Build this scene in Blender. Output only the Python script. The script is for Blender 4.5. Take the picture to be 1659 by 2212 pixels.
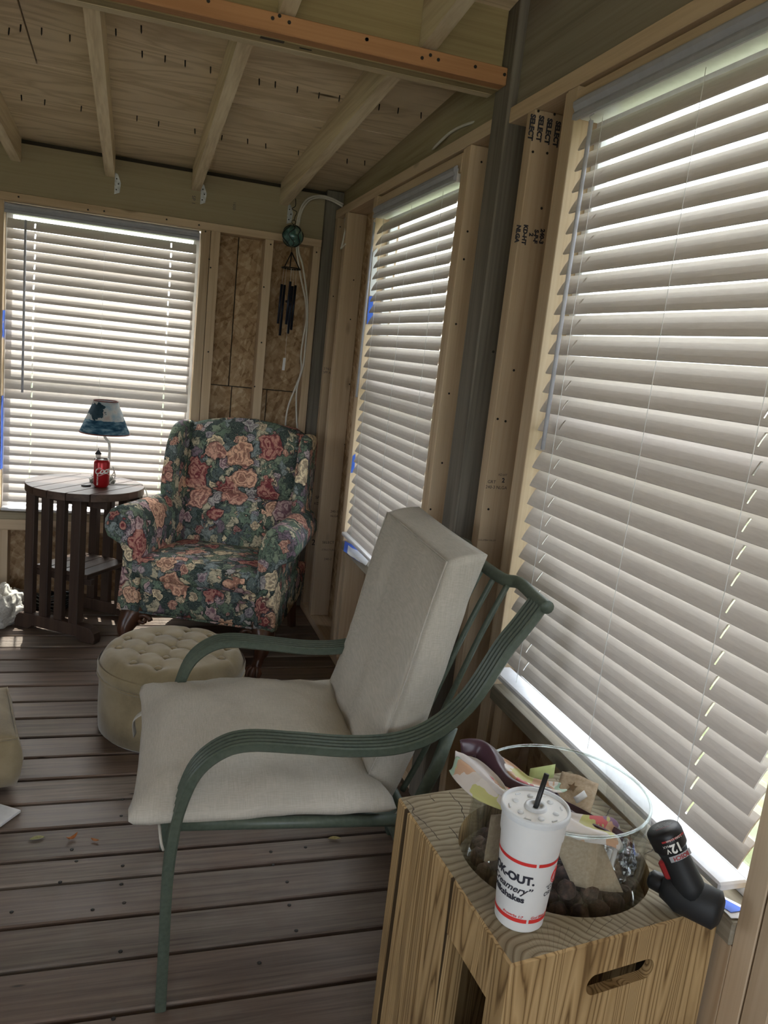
import bpy, bmesh, math, random
from mathutils import Vector, Matrix, noise
random.seed(7)
sc = bpy.context.scene
COL = sc.collection
PI = math.pi
R = math.radians
for o in list(bpy.data.objects): bpy.data.objects.remove(o)

# ------------------------------------------------------------------ camera
H = 1.30
YAW, PITCH, ROLL, FPX = R(18.248), R(10.972), R(6.264), 1721.0
fw = Vector((math.sin(YAW)*math.cos(PITCH), math.cos(YAW)*math.cos(PITCH), -math.sin(PITCH)))
r0 = Vector((math.cos(YAW), -math.sin(YAW), 0)); u0 = r0.cross(fw)
rt = math.cos(ROLL)*r0 + math.sin(ROLL)*u0
up = -math.sin(ROLL)*r0 + math.cos(ROLL)*u0
cam = bpy.data.cameras.new('camera'); camo = bpy.data.objects.new('camera', cam); COL.objects.link(camo)
cam.sensor_fit = 'VERTICAL'; cam.sensor_height = 36.0; cam.lens = 36.0*FPX/2212.0
cam.clip_start = 0.02
camo.matrix_world = Matrix(((rt.x, up.x, -fw.x, 0), (rt.y, up.y, -fw.y, 0), (rt.z, up.z, -fw.z, H), (0, 0, 0, 1)))
sc.camera = camo
CAM = Vector((0, 0, H))
def ray(px, py): return rt*((px-829.5)/FPX) - up*((py-1106)/FPX) + fw
def onx(px, py, X): d = ray(px, py); return CAM + d*(X/d.x)
def ony(px, py, Y): d = ray(px, py); return CAM + d*(Y/d.y)
def onz(px, py, Z=0.0): d = ray(px, py); return CAM + d*((Z-H)/d.z)

# ------------------------------------------------------------------ light
w = bpy.data.worlds.new('world'); sc.world = w; w.use_nodes = True
nt = w.node_tree; bg = nt.nodes['Background']
sky = nt.nodes.new('ShaderNodeTexSky'); sky.sky_type = 'NISHITA'; sky.sun_disc = False
sky.sun_elevation = R(52); sky.sun_rotation = R(8); sky.air_density = 1.0; sky.dust_density = 2.5
hsv = nt.nodes.new('ShaderNodeHueSaturation'); hsv.inputs['Saturation'].default_value = .35
nt.links.new(sky.outputs[0], hsv.inputs['Color']); nt.links.new(hsv.outputs[0], bg.inputs[0]); bg.inputs[1].default_value = 0.42
sun = bpy.data.lights.new('sun', 'SUN'); sun.energy = 8.0; sun.angle = R(0.6); sun.color = (1, .95, .87)
suno = bpy.data.objects.new('sun', sun); COL.objects.link(suno)
suno.rotation_euler = Vector((.04, -.395, -.92)).to_track_quat('-Z', 'Y').to_euler()
sc.view_settings.view_transform = 'Standard'; sc.view_settings.look = 'None'
sc.view_settings.gamma = 1.0; sc.view_settings.use_curve_mapping = False
sc.view_settings.exposure = 1.8

# ------------------------------------------------------------------ helpers
def mesh_obj(name, verts, faces, mat=None, parent=None, smooth=False, loc=None):
    me = bpy.data.meshes.new(name); me.from_pydata([tuple(v) for v in verts], [], faces); me.update()
    bm = bmesh.new(); bm.from_mesh(me); bmesh.ops.recalc_face_normals(bm, faces=bm.faces); bm.to_mesh(me); bm.free()
    return link(name, me, mat, parent, smooth, loc)
def link(name, me, mat=None, parent=None, smooth=False, loc=None):
    o = bpy.data.objects.new(name, me); COL.objects.link(o)
    if mat is not None:
        for m in (mat if isinstance(mat, (list, tuple)) else [mat]): me.materials.append(m)
    if smooth:
        for p in me.polygons: p.use_smooth = True
    if parent: o.parent = parent
    if loc is not None: o.location = loc
    return o
def bm_obj(name, bm, mat, parent=None, smooth=False, loc=None):
    me = bpy.data.meshes.new(name); bmesh.ops.recalc_face_normals(bm, faces=bm.faces); bm.to_mesh(me); bm.free()
    return link(name, me, mat, parent, smooth, loc)
def thing(name, label, cat, loc=(0, 0, 0), rz=0, group=None):
    o = bpy.data.objects.new(name, None); COL.objects.link(o); o.location = loc; o.rotation_euler = (0, 0, rz)
    o.empty_display_size = .05
    tag(o, label, cat, group); return o
def tag(o, label, cat, group=None):
    o['label'] = label; o['category'] = cat
    if group: o['group'] = group
    return o
def struct(name, label=None):
    o = bpy.data.objects.new(name, None); COL.objects.link(o); o['kind'] = 'structure'
    if label: o['label'] = label
    return o
def box(name, x0, x1, y0, y1, z0, z1, mat, parent=None, bev=0.0, smooth=False, center=False):
    bm = bmesh.new()
    cx, cy, cz = (x0+x1)/2, (y0+y1)/2, (z0+z1)/2
    M = Matrix.Translation((0, 0, 0) if center else (cx, cy, cz)) @ Matrix.Diagonal((abs(x1-x0), abs(y1-y0), abs(z1-z0), 1))
    bmesh.ops.create_cube(bm, size=1, matrix=M)
    if bev: bmesh.ops.bevel(bm, geom=bm.edges[:], offset=bev, segments=2 if bev > .006 else 1, affect='EDGES', profile=.6)
    return bm_obj(name, bm, mat, parent, smooth, (cx, cy, cz) if center else None)
def hexa(name, pts, mat, parent=None, bev=0.0):
    # pts: 4 bottom, 4 top
    f = [(0, 3, 2, 1), (4, 5, 6, 7), (0, 1, 5, 4), (1, 2, 6, 5), (2, 3, 7, 6), (3, 0, 4, 7)]
    bm = bmesh.new(); vs = [bm.verts.new(p) for p in pts]
    for q in f: bm.faces.new([vs[i] for i in q])
    if bev: bmesh.ops.bevel(bm, geom=bm.edges[:], offset=bev, segments=1, affect='EDGES')
    return bm_obj(name, bm, mat, parent)
def smoothpath(pts, n=6):
    # Catmull-Rom
    P = [Vector(p) for p in pts]; out = []
    for i in range(len(P)-1):
        a = P[max(i-1, 0)]; b = P[i]; c = P[i+1]; d = P[min(i+2, len(P)-1)]
        for k in range(n):
            t = k/n
            out.append(.5*((2*b)+(c-a)*t+(2*a-5*b+4*c-d)*t*t+(3*b-a-3*c+d)*t**3))
    out.append(P[-1]); return out
def interp(vals, n):
    out = []
    for i in range(len(vals)-1):
        for k in range(n): out.append(vals[i]+(vals[i+1]-vals[i])*k/n)
    out.append(vals[-1]); return out
def tube_data(path, rad, seg=8, closed=False, flat=None):
    P = [Vector(p) for p in path]; n = len(P)
    if not isinstance(rad, (list, tuple)): rad = [rad]*n
    vs = []; fs = []
    def tan(i):
        if closed: return (P[(i+1) % n]-P[(i-1) % n]).normalized()
        return (P[min(i+1, n-1)]-P[max(i-1, 0)]).normalized()
    t = tan(0); a = t.orthogonal().normalized() if flat is None else (Vector(flat)-t*Vector(flat).dot(t)).normalized()
    for i in range(n):
        t = tan(i); a = (a - t*a.dot(t)).normalized(); b = t.cross(a)
        ra = rad[i] if isinstance(rad[i], (int, float)) else rad[i][0]; rb = ra if isinstance(rad[i], (int, float)) else rad[i][1]
        for k in range(seg):
            th = 2*PI*k/seg; vs.append(P[i]+a*(ra*math.cos(th))+b*(rb*math.sin(th)))
    m = n if closed else n-1
    for i in range(m):
        for k in range(seg):
            j = (i+1) % n
            fs.append((i*seg+k, i*seg+(k+1) % seg, j*seg+(k+1) % seg, j*seg+k))
    if not closed:
        fs.append(tuple(range(seg))[::-1]); fs.append(tuple((n-1)*seg+k for k in range(seg)))
    return vs, fs
def tube(name, path, rad, mat, parent=None, seg=8, closed=False, flat=None, smooth=True):
    v, f = tube_data(path, rad, seg, closed, flat)
    return mesh_obj(name, v, f, mat, parent, smooth)
def join_data(*ds):
    V = []; F = []
    for v, f in ds:
        o = len(V); V += list(v); F += [tuple(i+o for i in q) for q in f]
    return V, F
def lathe(name, prof, mat, parent=None, seg=32, loc=None, smooth=True, cap=True):
    vs = []; fs = []; n = len(prof)
    for r, z in prof:
        for k in range(seg): th = 2*PI*k/seg; vs.append((r*math.cos(th), r*math.sin(th), z))
    for i in range(n-1):
        for k in range(seg): fs.append((i*seg+k, i*seg+(k+1) % seg, (i+1)*seg+(k+1) % seg, (i+1)*seg+k))
    if cap:
        if prof[0][0] > 1e-6: fs.append(tuple(range(seg))[::-1])
        if prof[-1][0] > 1e-6: fs.append(tuple((n-1)*seg+k for k in range(seg)))
    o = mesh_obj(name, vs, fs, mat, parent, smooth, loc)
    return o
def extrude_poly(name, poly, depth0, depth1, axis, mat, parent=None, bev=0.0, smooth=False, fn=None):
    # poly in 2D; axis 'x','y','z' is extrusion direction
    def P(a, b, d): return {'x': (d, a, b), 'y': (a, d, b), 'z': (a, b, d)}[axis]
    bm = bmesh.new()
    A = [bm.verts.new(P(a, b, depth0)) for a, b in poly]; B = [bm.verts.new(P(a, b, depth1)) for a, b in poly]
    n = len(poly); bm.faces.new(A); bm.faces.new(B[::-1])
    for i in range(n): bm.faces.new((A[i], B[i], B[(i+1) % n], A[(i+1) % n]))
    bmesh.ops.recalc_face_normals(bm, faces=bm.faces)
    if bev:
        cap = [e for e in bm.edges if abs(e.verts[0].co[{'x': 0, 'y': 1, 'z': 2}[axis]]-e.verts[1].co[{'x': 0, 'y': 1, 'z': 2}[axis]]) < 1e-7]
        bmesh.ops.bevel(bm, geom=cap, offset=bev, segments=3, affect='EDGES', profile=.5)
    if fn:
        for v in bm.verts: v.co = fn(v.co)
    return bm_obj(name, bm, mat, parent, smooth)
def auto_smooth(o, ang=40):
    me = o.data
    for p in me.polygons: p.use_smooth = True
    bm = bmesh.new(); bm.from_mesh(me)
    for e in bm.edges:
        if len(e.link_faces) == 2 and e.link_faces[0].normal.angle(e.link_faces[1].normal, 0) > R(ang): e.smooth = False
    bm.to_mesh(me); bm.free()
    return o
def cushion(name, sx, sy, sz, mat, parent=None, n=22, edge=.5, puff=1.0, round_=.03, pinch=0.0, wrinkle=0.0, seed=0, xf=None, top_arch=0.0):
    """closed soft box of half sizes sx,sy ; thickness sz ; edge = share of thickness kept at the rim"""
    vs = []; idx = {}; fs = []
    def h(u, v): return edge + (1-edge)*((1-abs(u)**2.6)*(1-abs(v)**2.6))**(.55)*puff
    def pos(u, v, s, t):
        # t: -1..1 through thickness
        k = 1-pinch*((1-abs(u)**3)+(1-abs(v)**3))*.5
        # rounded footprint
        x = sx*u; y = sy*v
        if abs(v) > .995 or abs(u) > .995: pass
        x *= (1-pinch*(1-abs(v)**2.0)*abs(u)**6); y *= (1-pinch*(1-abs(u)**2.0)*abs(v)**6)
        z = sz*.5*h(u, v)*t
        p = Vector((x, y, z))
        if wrinkle:
            q = Vector((x*9+seed*3.1, y*9, z*9)); nn = noise.noise(q)*.6+noise.noise(q*2.3)*.4
            p += Vector((nn*.3, nn*.3, nn if t > 0 else nn*.4))*wrinkle
        return p
    def grid(t):
        g = []
        for i in range(n+1):
            row = []
            for j in range(n+1):
                u = math.sin((i/n-.5)*PI*.999)*.35+(2*i/n-1)*.65; v = math.sin((j/n-.5)*PI*.999)*.35+(2*j/n-1)*.65
                u = max(-1, min(1, u)); v = max(-1, min(1, v))
                row.append(len(vs)); vs.append(pos(u, v, 0, t))
            g.append(row)
        return g
    T = grid(1); B = grid(-1)
    for i in range(n):
        for j in range(n):
            fs.append((T[i][j], T[i+1][j], T[i+1][j+1], T[i][j+1])); fs.append((B[i][j], B[i][j+1], B[i+1][j+1], B[i+1][j]))
    ring = [(i, 0) for i in range(n)]+[(n, j) for j in range(n)]+[(i, n) for i in range(n, 0, -1)]+[(0, j) for j in range(n, 0, -1)]
    prev = [T[i][j] for i, j in ring]; L = 4
    for l in range(1, L+1):
        if l == L: cur = [B[i][j] for i, j in ring]
        else:
            cur = []; t = l/L
            for i, j in ring:
                a = vs[T[i][j]]; b = vs[B[i][j]]; p = a.lerp(b, t); bul = round_*math.sin(t*PI)
                d = Vector((p.x/sx, p.y/sy, 0)); 
                if abs(d.x) < .97: d.x = 0
                if abs(d.y) < .97: d.y = 0
                if d.length: d.normalize()
                cur.append(len(vs)); vs.append(p+d*bul)
        m = len(ring)
        for k in range(m): fs.append((prev[k], prev[(k+1) % m], cur[(k+1) % m], cur[k]))
        prev = cur
    if xf: vs = [xf(Vector(v)) for v in vs]
    return mesh_obj(name, vs, fs, mat, parent, True)
def text_obj(name, body, size, mat, parent, fn, shear=0.0, align='CENTER', bold=0.0, space=1.0):
    cu = bpy.data.curves.new(name, 'FONT'); cu.body = body; cu.size = size; cu.align_x = align; cu.align_y = 'CENTER'
    cu.shear = shear; cu.offset = bold; cu.resolution_u = 3; cu.space_character = space
    t = bpy.data.objects.new('tmp_text', cu); COL.objects.link(t)
    me = bpy.data.meshes.new_from_object(t)
    bpy.data.objects.remove(t); bpy.data.curves.remove(cu)
    for v in me.vertices: v.co = fn(v.co.x, v.co.y)
    me.name = name; me.materials.clear()
    return link(name, me, mat, parent)
def boolean_cut(o, cutters):
    for c in cutters:
        m = o.modifiers.new('b', 'BOOLEAN'); m.operation = 'DIFFERENCE'; m.object = c; m.solver = 'EXACT'
    bpy.context.view_layer.update()
    dg = bpy.context.evaluated_depsgraph_get(); ev = o.evaluated_get(dg)
    me = bpy.data.meshes.new_from_object(ev)
    o.modifiers.clear(); old = o.data; o.data = me
    for c in cutters:
        bpy.data.objects.remove(c)
    return o

# ------------------------------------------------------------------ materials
class Mat:
    def __init__(s, name, rough=.6, spec=.4, col=(.5, .5, .5)):
        s.m = bpy.data.materials.new(name); s.m.use_nodes = True; s.nt = s.m.node_tree
        s.b = s.nt.nodes['Principled BSDF']; s.b.inputs['Roughness'].default_value = rough
        s.b.inputs['Specular IOR Level'].default_value = spec; s.b.inputs['Base Color'].default_value = (*col, 1)
        s.out = s.nt.nodes['Material Output']; s._c = None
    def n(s, t, **k):
        o = s.nt.nodes.new('ShaderNode'+t)
        for a, b in k.items(): setattr(o, a, b)
        return o
    def l(s, a, b): s.nt.links.new(a, b)
    def coord(s, kind='Object', rnd=True):
        tc = s.n('TexCoord')
        if not rnd: return tc.outputs[kind]
        oi = s.n('ObjectInfo'); mu = s.n('Math', operation='MULTIPLY'); mu.inputs[1].default_value = 37.0
        s.l(oi.outputs['Random'], mu.inputs[0])
        ad = s.n('VectorMath', operation='ADD'); s.l(tc.outputs[kind], ad.inputs[0]); s.l(mu.outputs[0], ad.inputs[1])
        return ad.outputs[0]
    def map(s, v, scale=(1, 1, 1), rot=(0, 0, 0), loc=(0, 0, 0)):
        mp = s.n('Mapping'); mp.inputs['Scale'].default_value = scale; mp.inputs['Rotation'].default_value = rot; mp.inputs['Location'].default_value = loc
        s.l(v, mp.inputs[0]); return mp.outputs[0]
    def noise(s, v, scale=1, detail=4, rough=.55, dist=0):
        x = s.n('TexNoise'); x.inputs['Scale'].default_value = scale; x.inputs['Detail'].default_value = detail
        x.inputs['Roughness'].default_value = rough; x.inputs['Distortion'].default_value = dist; s.l(v, x.inputs['Vector']); return x.outputs['Fac']
    def vor(s, v, scale=1, feature='F1', rnd=1.0, out=None):
        x = s.n('TexVoronoi', feature=feature); x.inputs['Scale'].default_value = scale; x.inputs['Randomness'].default_value = rnd
        s.l(v, x.inputs['Vector']); return x
    def ramp(s, f, stops, const=False):
        x = s.n('ValToRGB'); cr = x.color_ramp
        if const: cr.interpolation = 'CONSTANT'
        while len(cr.elements) < len(stops): cr.elements.new(.5)
        for e, (p, c) in zip(cr.elements, stops): e.position = p; e.color = (*c, 1) if len(c) == 3 else c
        s.l(f, x.inputs[0]); return x.outputs[0]
    def mix(s, a, b, f, mode='MIX'):
        x = s.n('MixRGB', blend_type=mode)
        for i, q in ((0, f), (1, a), (2, b)):
            if isinstance(q, (int, float)): x.inputs[i].default_value = q
            elif isinstance(q, tuple): x.inputs[i].default_value = (*q, 1)
            else: s.l(q, x.inputs[i])
        return x.outputs[0]
    def math(s, op, a, b=0.0):
        x = s.n('Math', operation=op)
        for i, q in ((0, a), (1, b)):
            if isinstance(q, (int, float)): x.inputs[i].default_value = q
            else: s.l(q, x.inputs[i])
        return x.outputs[0]
    def vary(s, c, lo=.85, hi=1.12):
        oi = s.n('ObjectInfo'); mr = s.n('MapRange'); mr.inputs['To Min'].default_value = lo; mr.inputs['To Max'].default_value = hi
        s.l(oi.outputs['Random'], mr.inputs[0]); hs = s.n('HueSaturation'); s.l(mr.outputs[0], hs.inputs['Value']); s.l(c, hs.inputs['Color']); return hs.outputs[0]
    def color(s, c): s.l(c, s.b.inputs['Base Color']); return s
    def bump(s, h, strength=.3, dist=.002):
        x = s.n('Bump'); x.inputs['Strength'].default_value = strength; x.inputs['Distance'].default_value = dist
        s.l(h, x.inputs['Height']); s.l(x.outputs[0], s.b.inputs['Normal']); return s
def plain(name, col, rough=.5, spec=.4, metal=0.0, grain=0.0, gscale=40):
    m = Mat(name, rough, spec, col); m.b.inputs['Metallic'].default_value = metal
    v = m.coord('Object', True); f = m.noise(v, gscale, 3)
    g = grain or .06
    c = m.ramp(f, [(.3, tuple(x*(1-g) for x in col)), (.7, tuple(min(1, x*(1+g)) for x in col))]); m.color(c)
    return m.m
def wood(name, base, dark, axis='Z', rough=.75, knots=True, fine=60, band=14, lo=.82, hi=1.12, along=.9, bump=.25, spec=.25, knotcol=None, stain=None):
    m = Mat(name, rough, spec); v = m.coord('Object', True)
    k = {'X': 0, 'Y': 1, 'Z': 2}[axis]
    sc1 = [band]*3; sc1[k] = along; sc2 = [fine*2]*3; sc2[k] = 2.5
    n1 = m.noise(m.map(v, tuple(sc1)), 1, 3, .5, .8); n2 = m.noise(m.map(v, tuple(sc2)), 1, 2)
    f = m.math('ADD', m.math('MULTIPLY', n1, .65), m.math('MULTIPLY', n2, .35))
    c = m.ramp(f, [(.36, dark), (.5, tuple((a+b)/2*1.05 for a, b in zip(base, dark))), (.62, base)])
    if knots:
        s3 = [7]*3; s3[k] = 2.6
        vo = m.vor(m.map(v, tuple(s3)), 1); kk = m.ramp(vo.outputs['Distance'], [(.05, (1, 1, 1)), (.13, (0, 0, 0))])
        c = m.mix(c, knotcol or tuple(x*.35 for x in dark), m.math('MULTIPLY', kk, .8))
    if stain:
        ns = m.noise(v, 3.0, 3); c = m.mix(c, stain, m.ramp(ns, [(.5, (0, 0, 0)), (.72, (.75, .75, .75))]))
    m.color(m.vary(c, lo, hi)); m.bump(f, bump, .002)
    return m.m
SPF = (.60, .475, .33); SPFd = (.46, .34, .22)
MW = {a: wood('stud_pine_'+a, SPF, SPFd, a) for a in 'XYZ'}
TRT = (.40, .35, .22); TRTd = (.27, .225, .13)
MT = {a: wood('treated_pine_'+a, TRT, TRTd, a, band=18) for a in 'XYZ'}
MPOST = wood('weathered_post', (.22, .20, .165), (.12, .108, .088), 'Z', band=16)
MRAFT = wood('rafter_pine', (.78, .68, .49), (.56, .45, .29), 'Y', band=26, along=.7, knots=False)
MORANGE = wood('orange_pine', (.46, .25, .12), (.36, .18, .08), 'X', band=10)
MGREYW = wood('weathered_sill', (.33, .29, .22), (.2, .17, .12), 'Y', band=24, stain=(.5, .47, .4))
MBEAM = wood('beam_pine', (.55, .47, .32), (.36, .29, .17), 'X', band=22)
def plywood(name, base, dark):
    m = Mat(name, .8, .2); v = m.coord('Object', True)
    n0 = m.noise(m.map(v, (.8, 4.2, 1)), 1.3, 3, .5, 1.4); wv = m.math('PINGPONG', m.math('MULTIPLY', n0, 11.0), 1.0)
    n2 = m.noise(m.map(v, (2.0, 70, 70)), 1, 2)
    c = m.ramp(m.math('ADD', m.math('MULTIPLY', wv, .6), m.math('MULTIPLY', n2, .4)), [(.15, dark), (.6, base)])
    kv = m.vor(m.map(v, (1.2, 6, 1)), 1.1); kk = m.ramp(kv.outputs['Distance'], [(.03, (1, 1, 1)), (.09, (0, 0, 0))])
    c = m.mix(c, (.07, .045, .02), kk)
    st = m.noise(v, 1.7, 4); c = m.mix(c, tuple(x*.72 for x in dark), m.ramp(st, [(.52, (0, 0, 0)), (.75, (.6, .6, .6))]))
    m.color(c); m.bump(wv, .1, .001); return m.m
MPLY = plywood('plywood_sheet', (.74, .62, .43), (.55, .44, .28))
def osb(name, pln):
    m = Mat(name, .8, .2); v = m.coord('Object', True); cs = []
    for i, (a, s) in enumerate(((.5, (16, 58, 58)), (-.7, (18, 64, 64)), (1.3, (20, 70, 70)))):
        rot = (0, a, 0) if pln == 'XZ' else (a, 0, 0)
        sc_ = (s[0], 40, s[1]) if pln == 'XZ' else (40, s[1], s[0])
        tcv = m.map(m.map(v, (1, 1, 1), rot), sc_)
        cs.append(m.vor(tcv, 1).outputs['Color'])
    f = m.mix(m.mix(cs[0], cs[1], .5), cs[2], .4)
    bw = m.n('RGBToBW'); m.l(f, bw.inputs[0])
    c = m.ramp(bw.outputs[0], [(.25, (.24, .145, .075)), (.42, (.36, .24, .135)), (.6, (.44, .31, .185)), (.8, (.56, .43, .285))])
    st = m.noise(v, 14, 3); c = m.mix(c, (.18, .095, .05), m.ramp(st, [(.64, (0, 0, 0)), (.80, (.5, .5, .5))]))
    m.color(c); m.bump(bw.outputs[0], .3, .0015); return m.m
MOSBX = osb('strand_board_back', 'XZ'); MOSBY = osb('strand_board_side', 'YZ')
def deckmat():
    m = Mat('deck_board_stain', .5, .35); v = m.coord('Object', True)
    n1 = m.noise(m.map(v, (1.1, 30, 30)), 1, 4, .6, 1.2); n2 = m.noise(m.map(v, (5, 160, 160)), 1, 2); wear = m.noise(v, 2.6, 5, .6)
    f = m.math('ADD', m.math('MULTIPLY', n1, .6), m.math('MULTIPLY', n2, .4))
    c = m.ramp(f, [(.34, (.08, .056, .042)), (.55, (.16, .112, .083)), (.7, (.2, .146, .112))])
    g = m.ramp(f, [(.36, (.11, .09, .072)), (.62, (.265, .232, .19))])
    c = m.mix(c, g, m.ramp(wear, [(.46, (0, 0, 0)), (.66, (.75, .75, .75))]))
    sp = m.vor(m.map(v, (2.2, 9, 9)), 1.4); c = m.mix(c, (.03, .02, .015), m.ramp(sp.outputs['Distance'], [(.03, (1, 1, 1)), (.06, (0, 0, 0))]))
    m.color(m.vary(c, .85, 1.15)); m.bump(f, .35, .002)
    m.l(m.ramp(wear, [(.4, (.42, .42, .42)), (.7, (.62, .62, .62))]), m.b.inputs['Roughness'])
    return m.m
MDECK = deckmat()
def slatmat():
    m = Mat('faux_wood_slat', .45, .4, (.70, .66, .62)); v = m.coord('Object', False)
    f = m.noise(m.map(v, (40, 40, 400)), 1, 2); c = m.ramp(f, [(.3, (.63, .58, .54)), (.7, (.69, .64, .595))]); m.color(c)
    tr = m.n('BsdfTranslucent'); tr.inputs[0].default_value = (.80, .62, .48, 1)
    mx = m.n('MixShader'); mx.inputs[0].default_value = .035
    m.l(m.b.outputs[0], mx.inputs[1]); m.l(tr.outputs[0], mx.inputs[2]); m.l(mx.outputs[0], m.out.inputs[0]); return m.m
MSLAT = slatmat()
MVINYL = plain('white_vinyl', (.72, .72, .74), .35)
MVAL = plain('blind_valance', (.36, .375, .425), .45)
MCORD = plain('white_cord', (.8, .8, .78), .7)
MNAIL = plain('dark_nail', (.03, .028, .025), .5, metal=.6)
MGALV = plain('galvanised_steel', (.42, .44, .46), .45, metal=.7, grain=.25, gscale=90)
MINK = plain('black_ink', (.03, .03, .04), .8)
MFAINT = plain('faded_ink', (.10, .09, .10), .85)
MTAPE = plain('blue_tape', (.05, .14, .62), .6)
MPAPER = plain('white_paper', (.75, .75, .74), .8)
def glassmat(name, tint=(.9, .95, .95), gl=.07, rough=.02, fres=True):
    m = bpy.data.materials.new(name); m.use_nodes = True; nt = m.node_tree; nt.nodes.clear()
    out = nt.nodes.new('ShaderNodeOutputMaterial'); t = nt.nodes.new('ShaderNodeBsdfTransparent'); g = nt.nodes.new('ShaderNodeBsdfGlossy'); mx = nt.nodes.new('ShaderNodeMixShader')
    t.inputs[0].default_value = (*tint, 1); g.inputs['Roughness'].default_value = rough; g.inputs['Color'].default_value = (1, 1, 1, 1)
    if fres:
        lw = nt.nodes.new('ShaderNodeLayerWeight'); lw.inputs[0].default_value = .35
        mr = nt.nodes.new('ShaderNodeMapRange'); mr.inputs['To Min'].default_value = gl*.5; mr.inputs['To Max'].default_value = gl*6
        nt.links.new(lw.outputs['Fresnel'], mr.inputs[0]); nt.links.new(mr.outputs[0], mx.inputs[0])
    else: mx.inputs[0].default_value = gl
    nt.links.new(t.outputs[0], mx.inputs[1]); nt.links.new(g.outputs[0], mx.inputs[2]); nt.links.new(mx.outputs[0], out.inputs[0]); return m
MPANE = glassmat('window_glass', (.93, .95, .95), .05)
MBOWL = glassmat('bowl_glass', (.95, .965, .96), .045)
# ================================================================== SETTING
XW, YB = .87, 3.87          # inner faces of the right and back stud walls
XO, YO = XW+.089, YB+.089   # outer faces
# ground outside
def grass():
    m = Mat('lawn', .9, .1); v = m.coord('Object', False); f = m.noise(v, 3, 6)
    m.color(m.ramp(f, [(.3, (.05, .06, .03)), (.7, (.12, .135, .075))])); return m.m
MBOUNCE = plain('pale_bounce', (.56, .53, .47), .85, grain=.12, gscale=8)
g2 = box('bounce_slab', -5, 4, -9, -2.3, -.36, -.30, MBOUNCE); g2['kind'] = 'structure'  # unseen slab added behind the camera to bounce sunlight up to the ceiling
g = box('ground', -40, 40, -40, 40, -.46, -.36, grass()); g['kind'] = 'structure'
# floor
floor = struct('floor', 'brown stained deck boards with dark gaps')
gaps = [v*1.3 for v in (1.0671, 1.1765, 1.2769, 1.3817, 1.4569, 1.5573, 1.651, 1.7493, 1.8477, 1.9476, 2.0509, 2.15, 2.2526, 2.3505, 2.4443, 2.5443)]
while gaps[0] > -1.95: gaps.insert(0, gaps[0]-.1305)
while gaps[-1] < 3.93: gaps.append(gaps[-1]+.1285)
for a, b in zip(gaps[:-1], gaps[1:]):
    hw = .0055+random.random()*.0015; dz = random.uniform(-.0015, 0)
    box('plank', -2.7, 1.0, a+hw, b-hw, -.03+dz, dz, MDECK, floor, .003)
MDARKW = plain('old_joist', (.05, .04, .03), .9)
for x in (-2.4, -1.6, -.8, 0.0, .8): box('joist', x-.02, x+.02, -1.95, 3.95, -.2, -.034, MDARKW, floor)
box('skirt_board', -2.72, 1.02, 3.97, 4.0, -.4, -.035, MDARKW, floor); box('skirt_board', -2.72, 1.02, -2.05, -2.02, -.4, -.035, MDARKW, floor)
box('skirt_board', -2.75, -2.72, -2.05, 4.0, -.4, -.035, MDARKW, floor); box('skirt_board', 1.02, 1.05, -2.05, 4.0, -.4, -.035, MDARKW, floor)
for px, py in [(155, 1835), (165, 1860), (130, 1905), (265, 1870), (262, 1910), (268, 1950), (262, 1762), (260, 2055), (265, 1727), (660, 1830), (590, 1868), (625, 1955), (585, 1840), (25, 1970), (200, 1965), (640, 2010), (560, 2080), (245, 2200), (620, 1905)]:
    p = onz(px, py, 0)
    lathe('nail_head', [(.0045, -.002), (.0045, .0006), (.003, .001)], MNAIL, floor, 8, p)

# ---- right wall
wr = struct('wall_right', 'open stud wall with three pine bays beside the blinds')
def stud_y(y0, y1, z0=.038, z1=1.905, x0=XW, x1=XO, mat=None, name='stud'): return box(name, x0, x1, y0, y1, z0, z1, mat or MW['Z'], wr, .0015)
stud_y(.765, .803); stud_y(.72, .762)
stud_y(1.645, 1.69, ); stud_y(1.692, 1.705, x0=XW+.004)
s2 = stud_y(1.84, 1.88)
stud_y(2.222, 2.262); stud_y(2.264, 2.285, x0=XW+.003)
stud_y(3.14, 3.18); stud_y(3.182, 3.205, x0=XW+.003)
sB = stud_y(3.60, 3.645); sA = stud_y(3.79, 3.832)
stud_y(.30, .34)
for (a, b) in ((-2.0, 1.985), (2.08, 3.84)):
    box('top_plate', XW, XO, a, b, 1.906, 1.943, MW['Y'], wr, .0015)
    box('bottom_plate', XW, XO, a, b, .0, .037, MW['Y'], wr, .0015)
box('window_header', XW+.001, XW+.04, .803, 1.645, 1.848, 1.895, MW['Y'], wr, .001)
box('window_header', XW+.001, XW+.04, 2.285, 3.14, 1.842, 1.895, MW['Y'], wr, .001)
for (a, b, z) in ((.803, 1.645, .55), (2.285, 3.14, .53)):
    box('rough_sill', XW-.006, XO+.02, a, b, z-.037, z, MGREYW, wr, .002)
    for k in (.0, .40, .78): stud_y(a+k, a+k+.038, .038, z-.038)
box('strand_board', XO+.001, XO+.013, -2.0, .80, -.03, 2.3, MOSBY, wr)
box('strand_board', XO+.001, XO+.013, .80, 1.645, -.03, .515, MOSBY, wr)
box('strand_board', XO+.001, XO+.013, 1.645, 2.285, -.03, 2.2, MOSBY, wr)
box('strand_board', XO+.001, XO+.013, 2.285, 3.14, -.03, .495, MOSBY, wr)
box('strand_board', XO+.001, XO+.013, 3.14, 3.97, -.03, 2.2, MOSBY, wr)
box('strand_board', XO+.001, XO+.013, .80, 1.645, 1.86, 2.25, MOSBY, wr); box('strand_board', XO+.001, XO+.013, 2.285, 3.14, 1.85, 2.2, MOSBY, wr)
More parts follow.
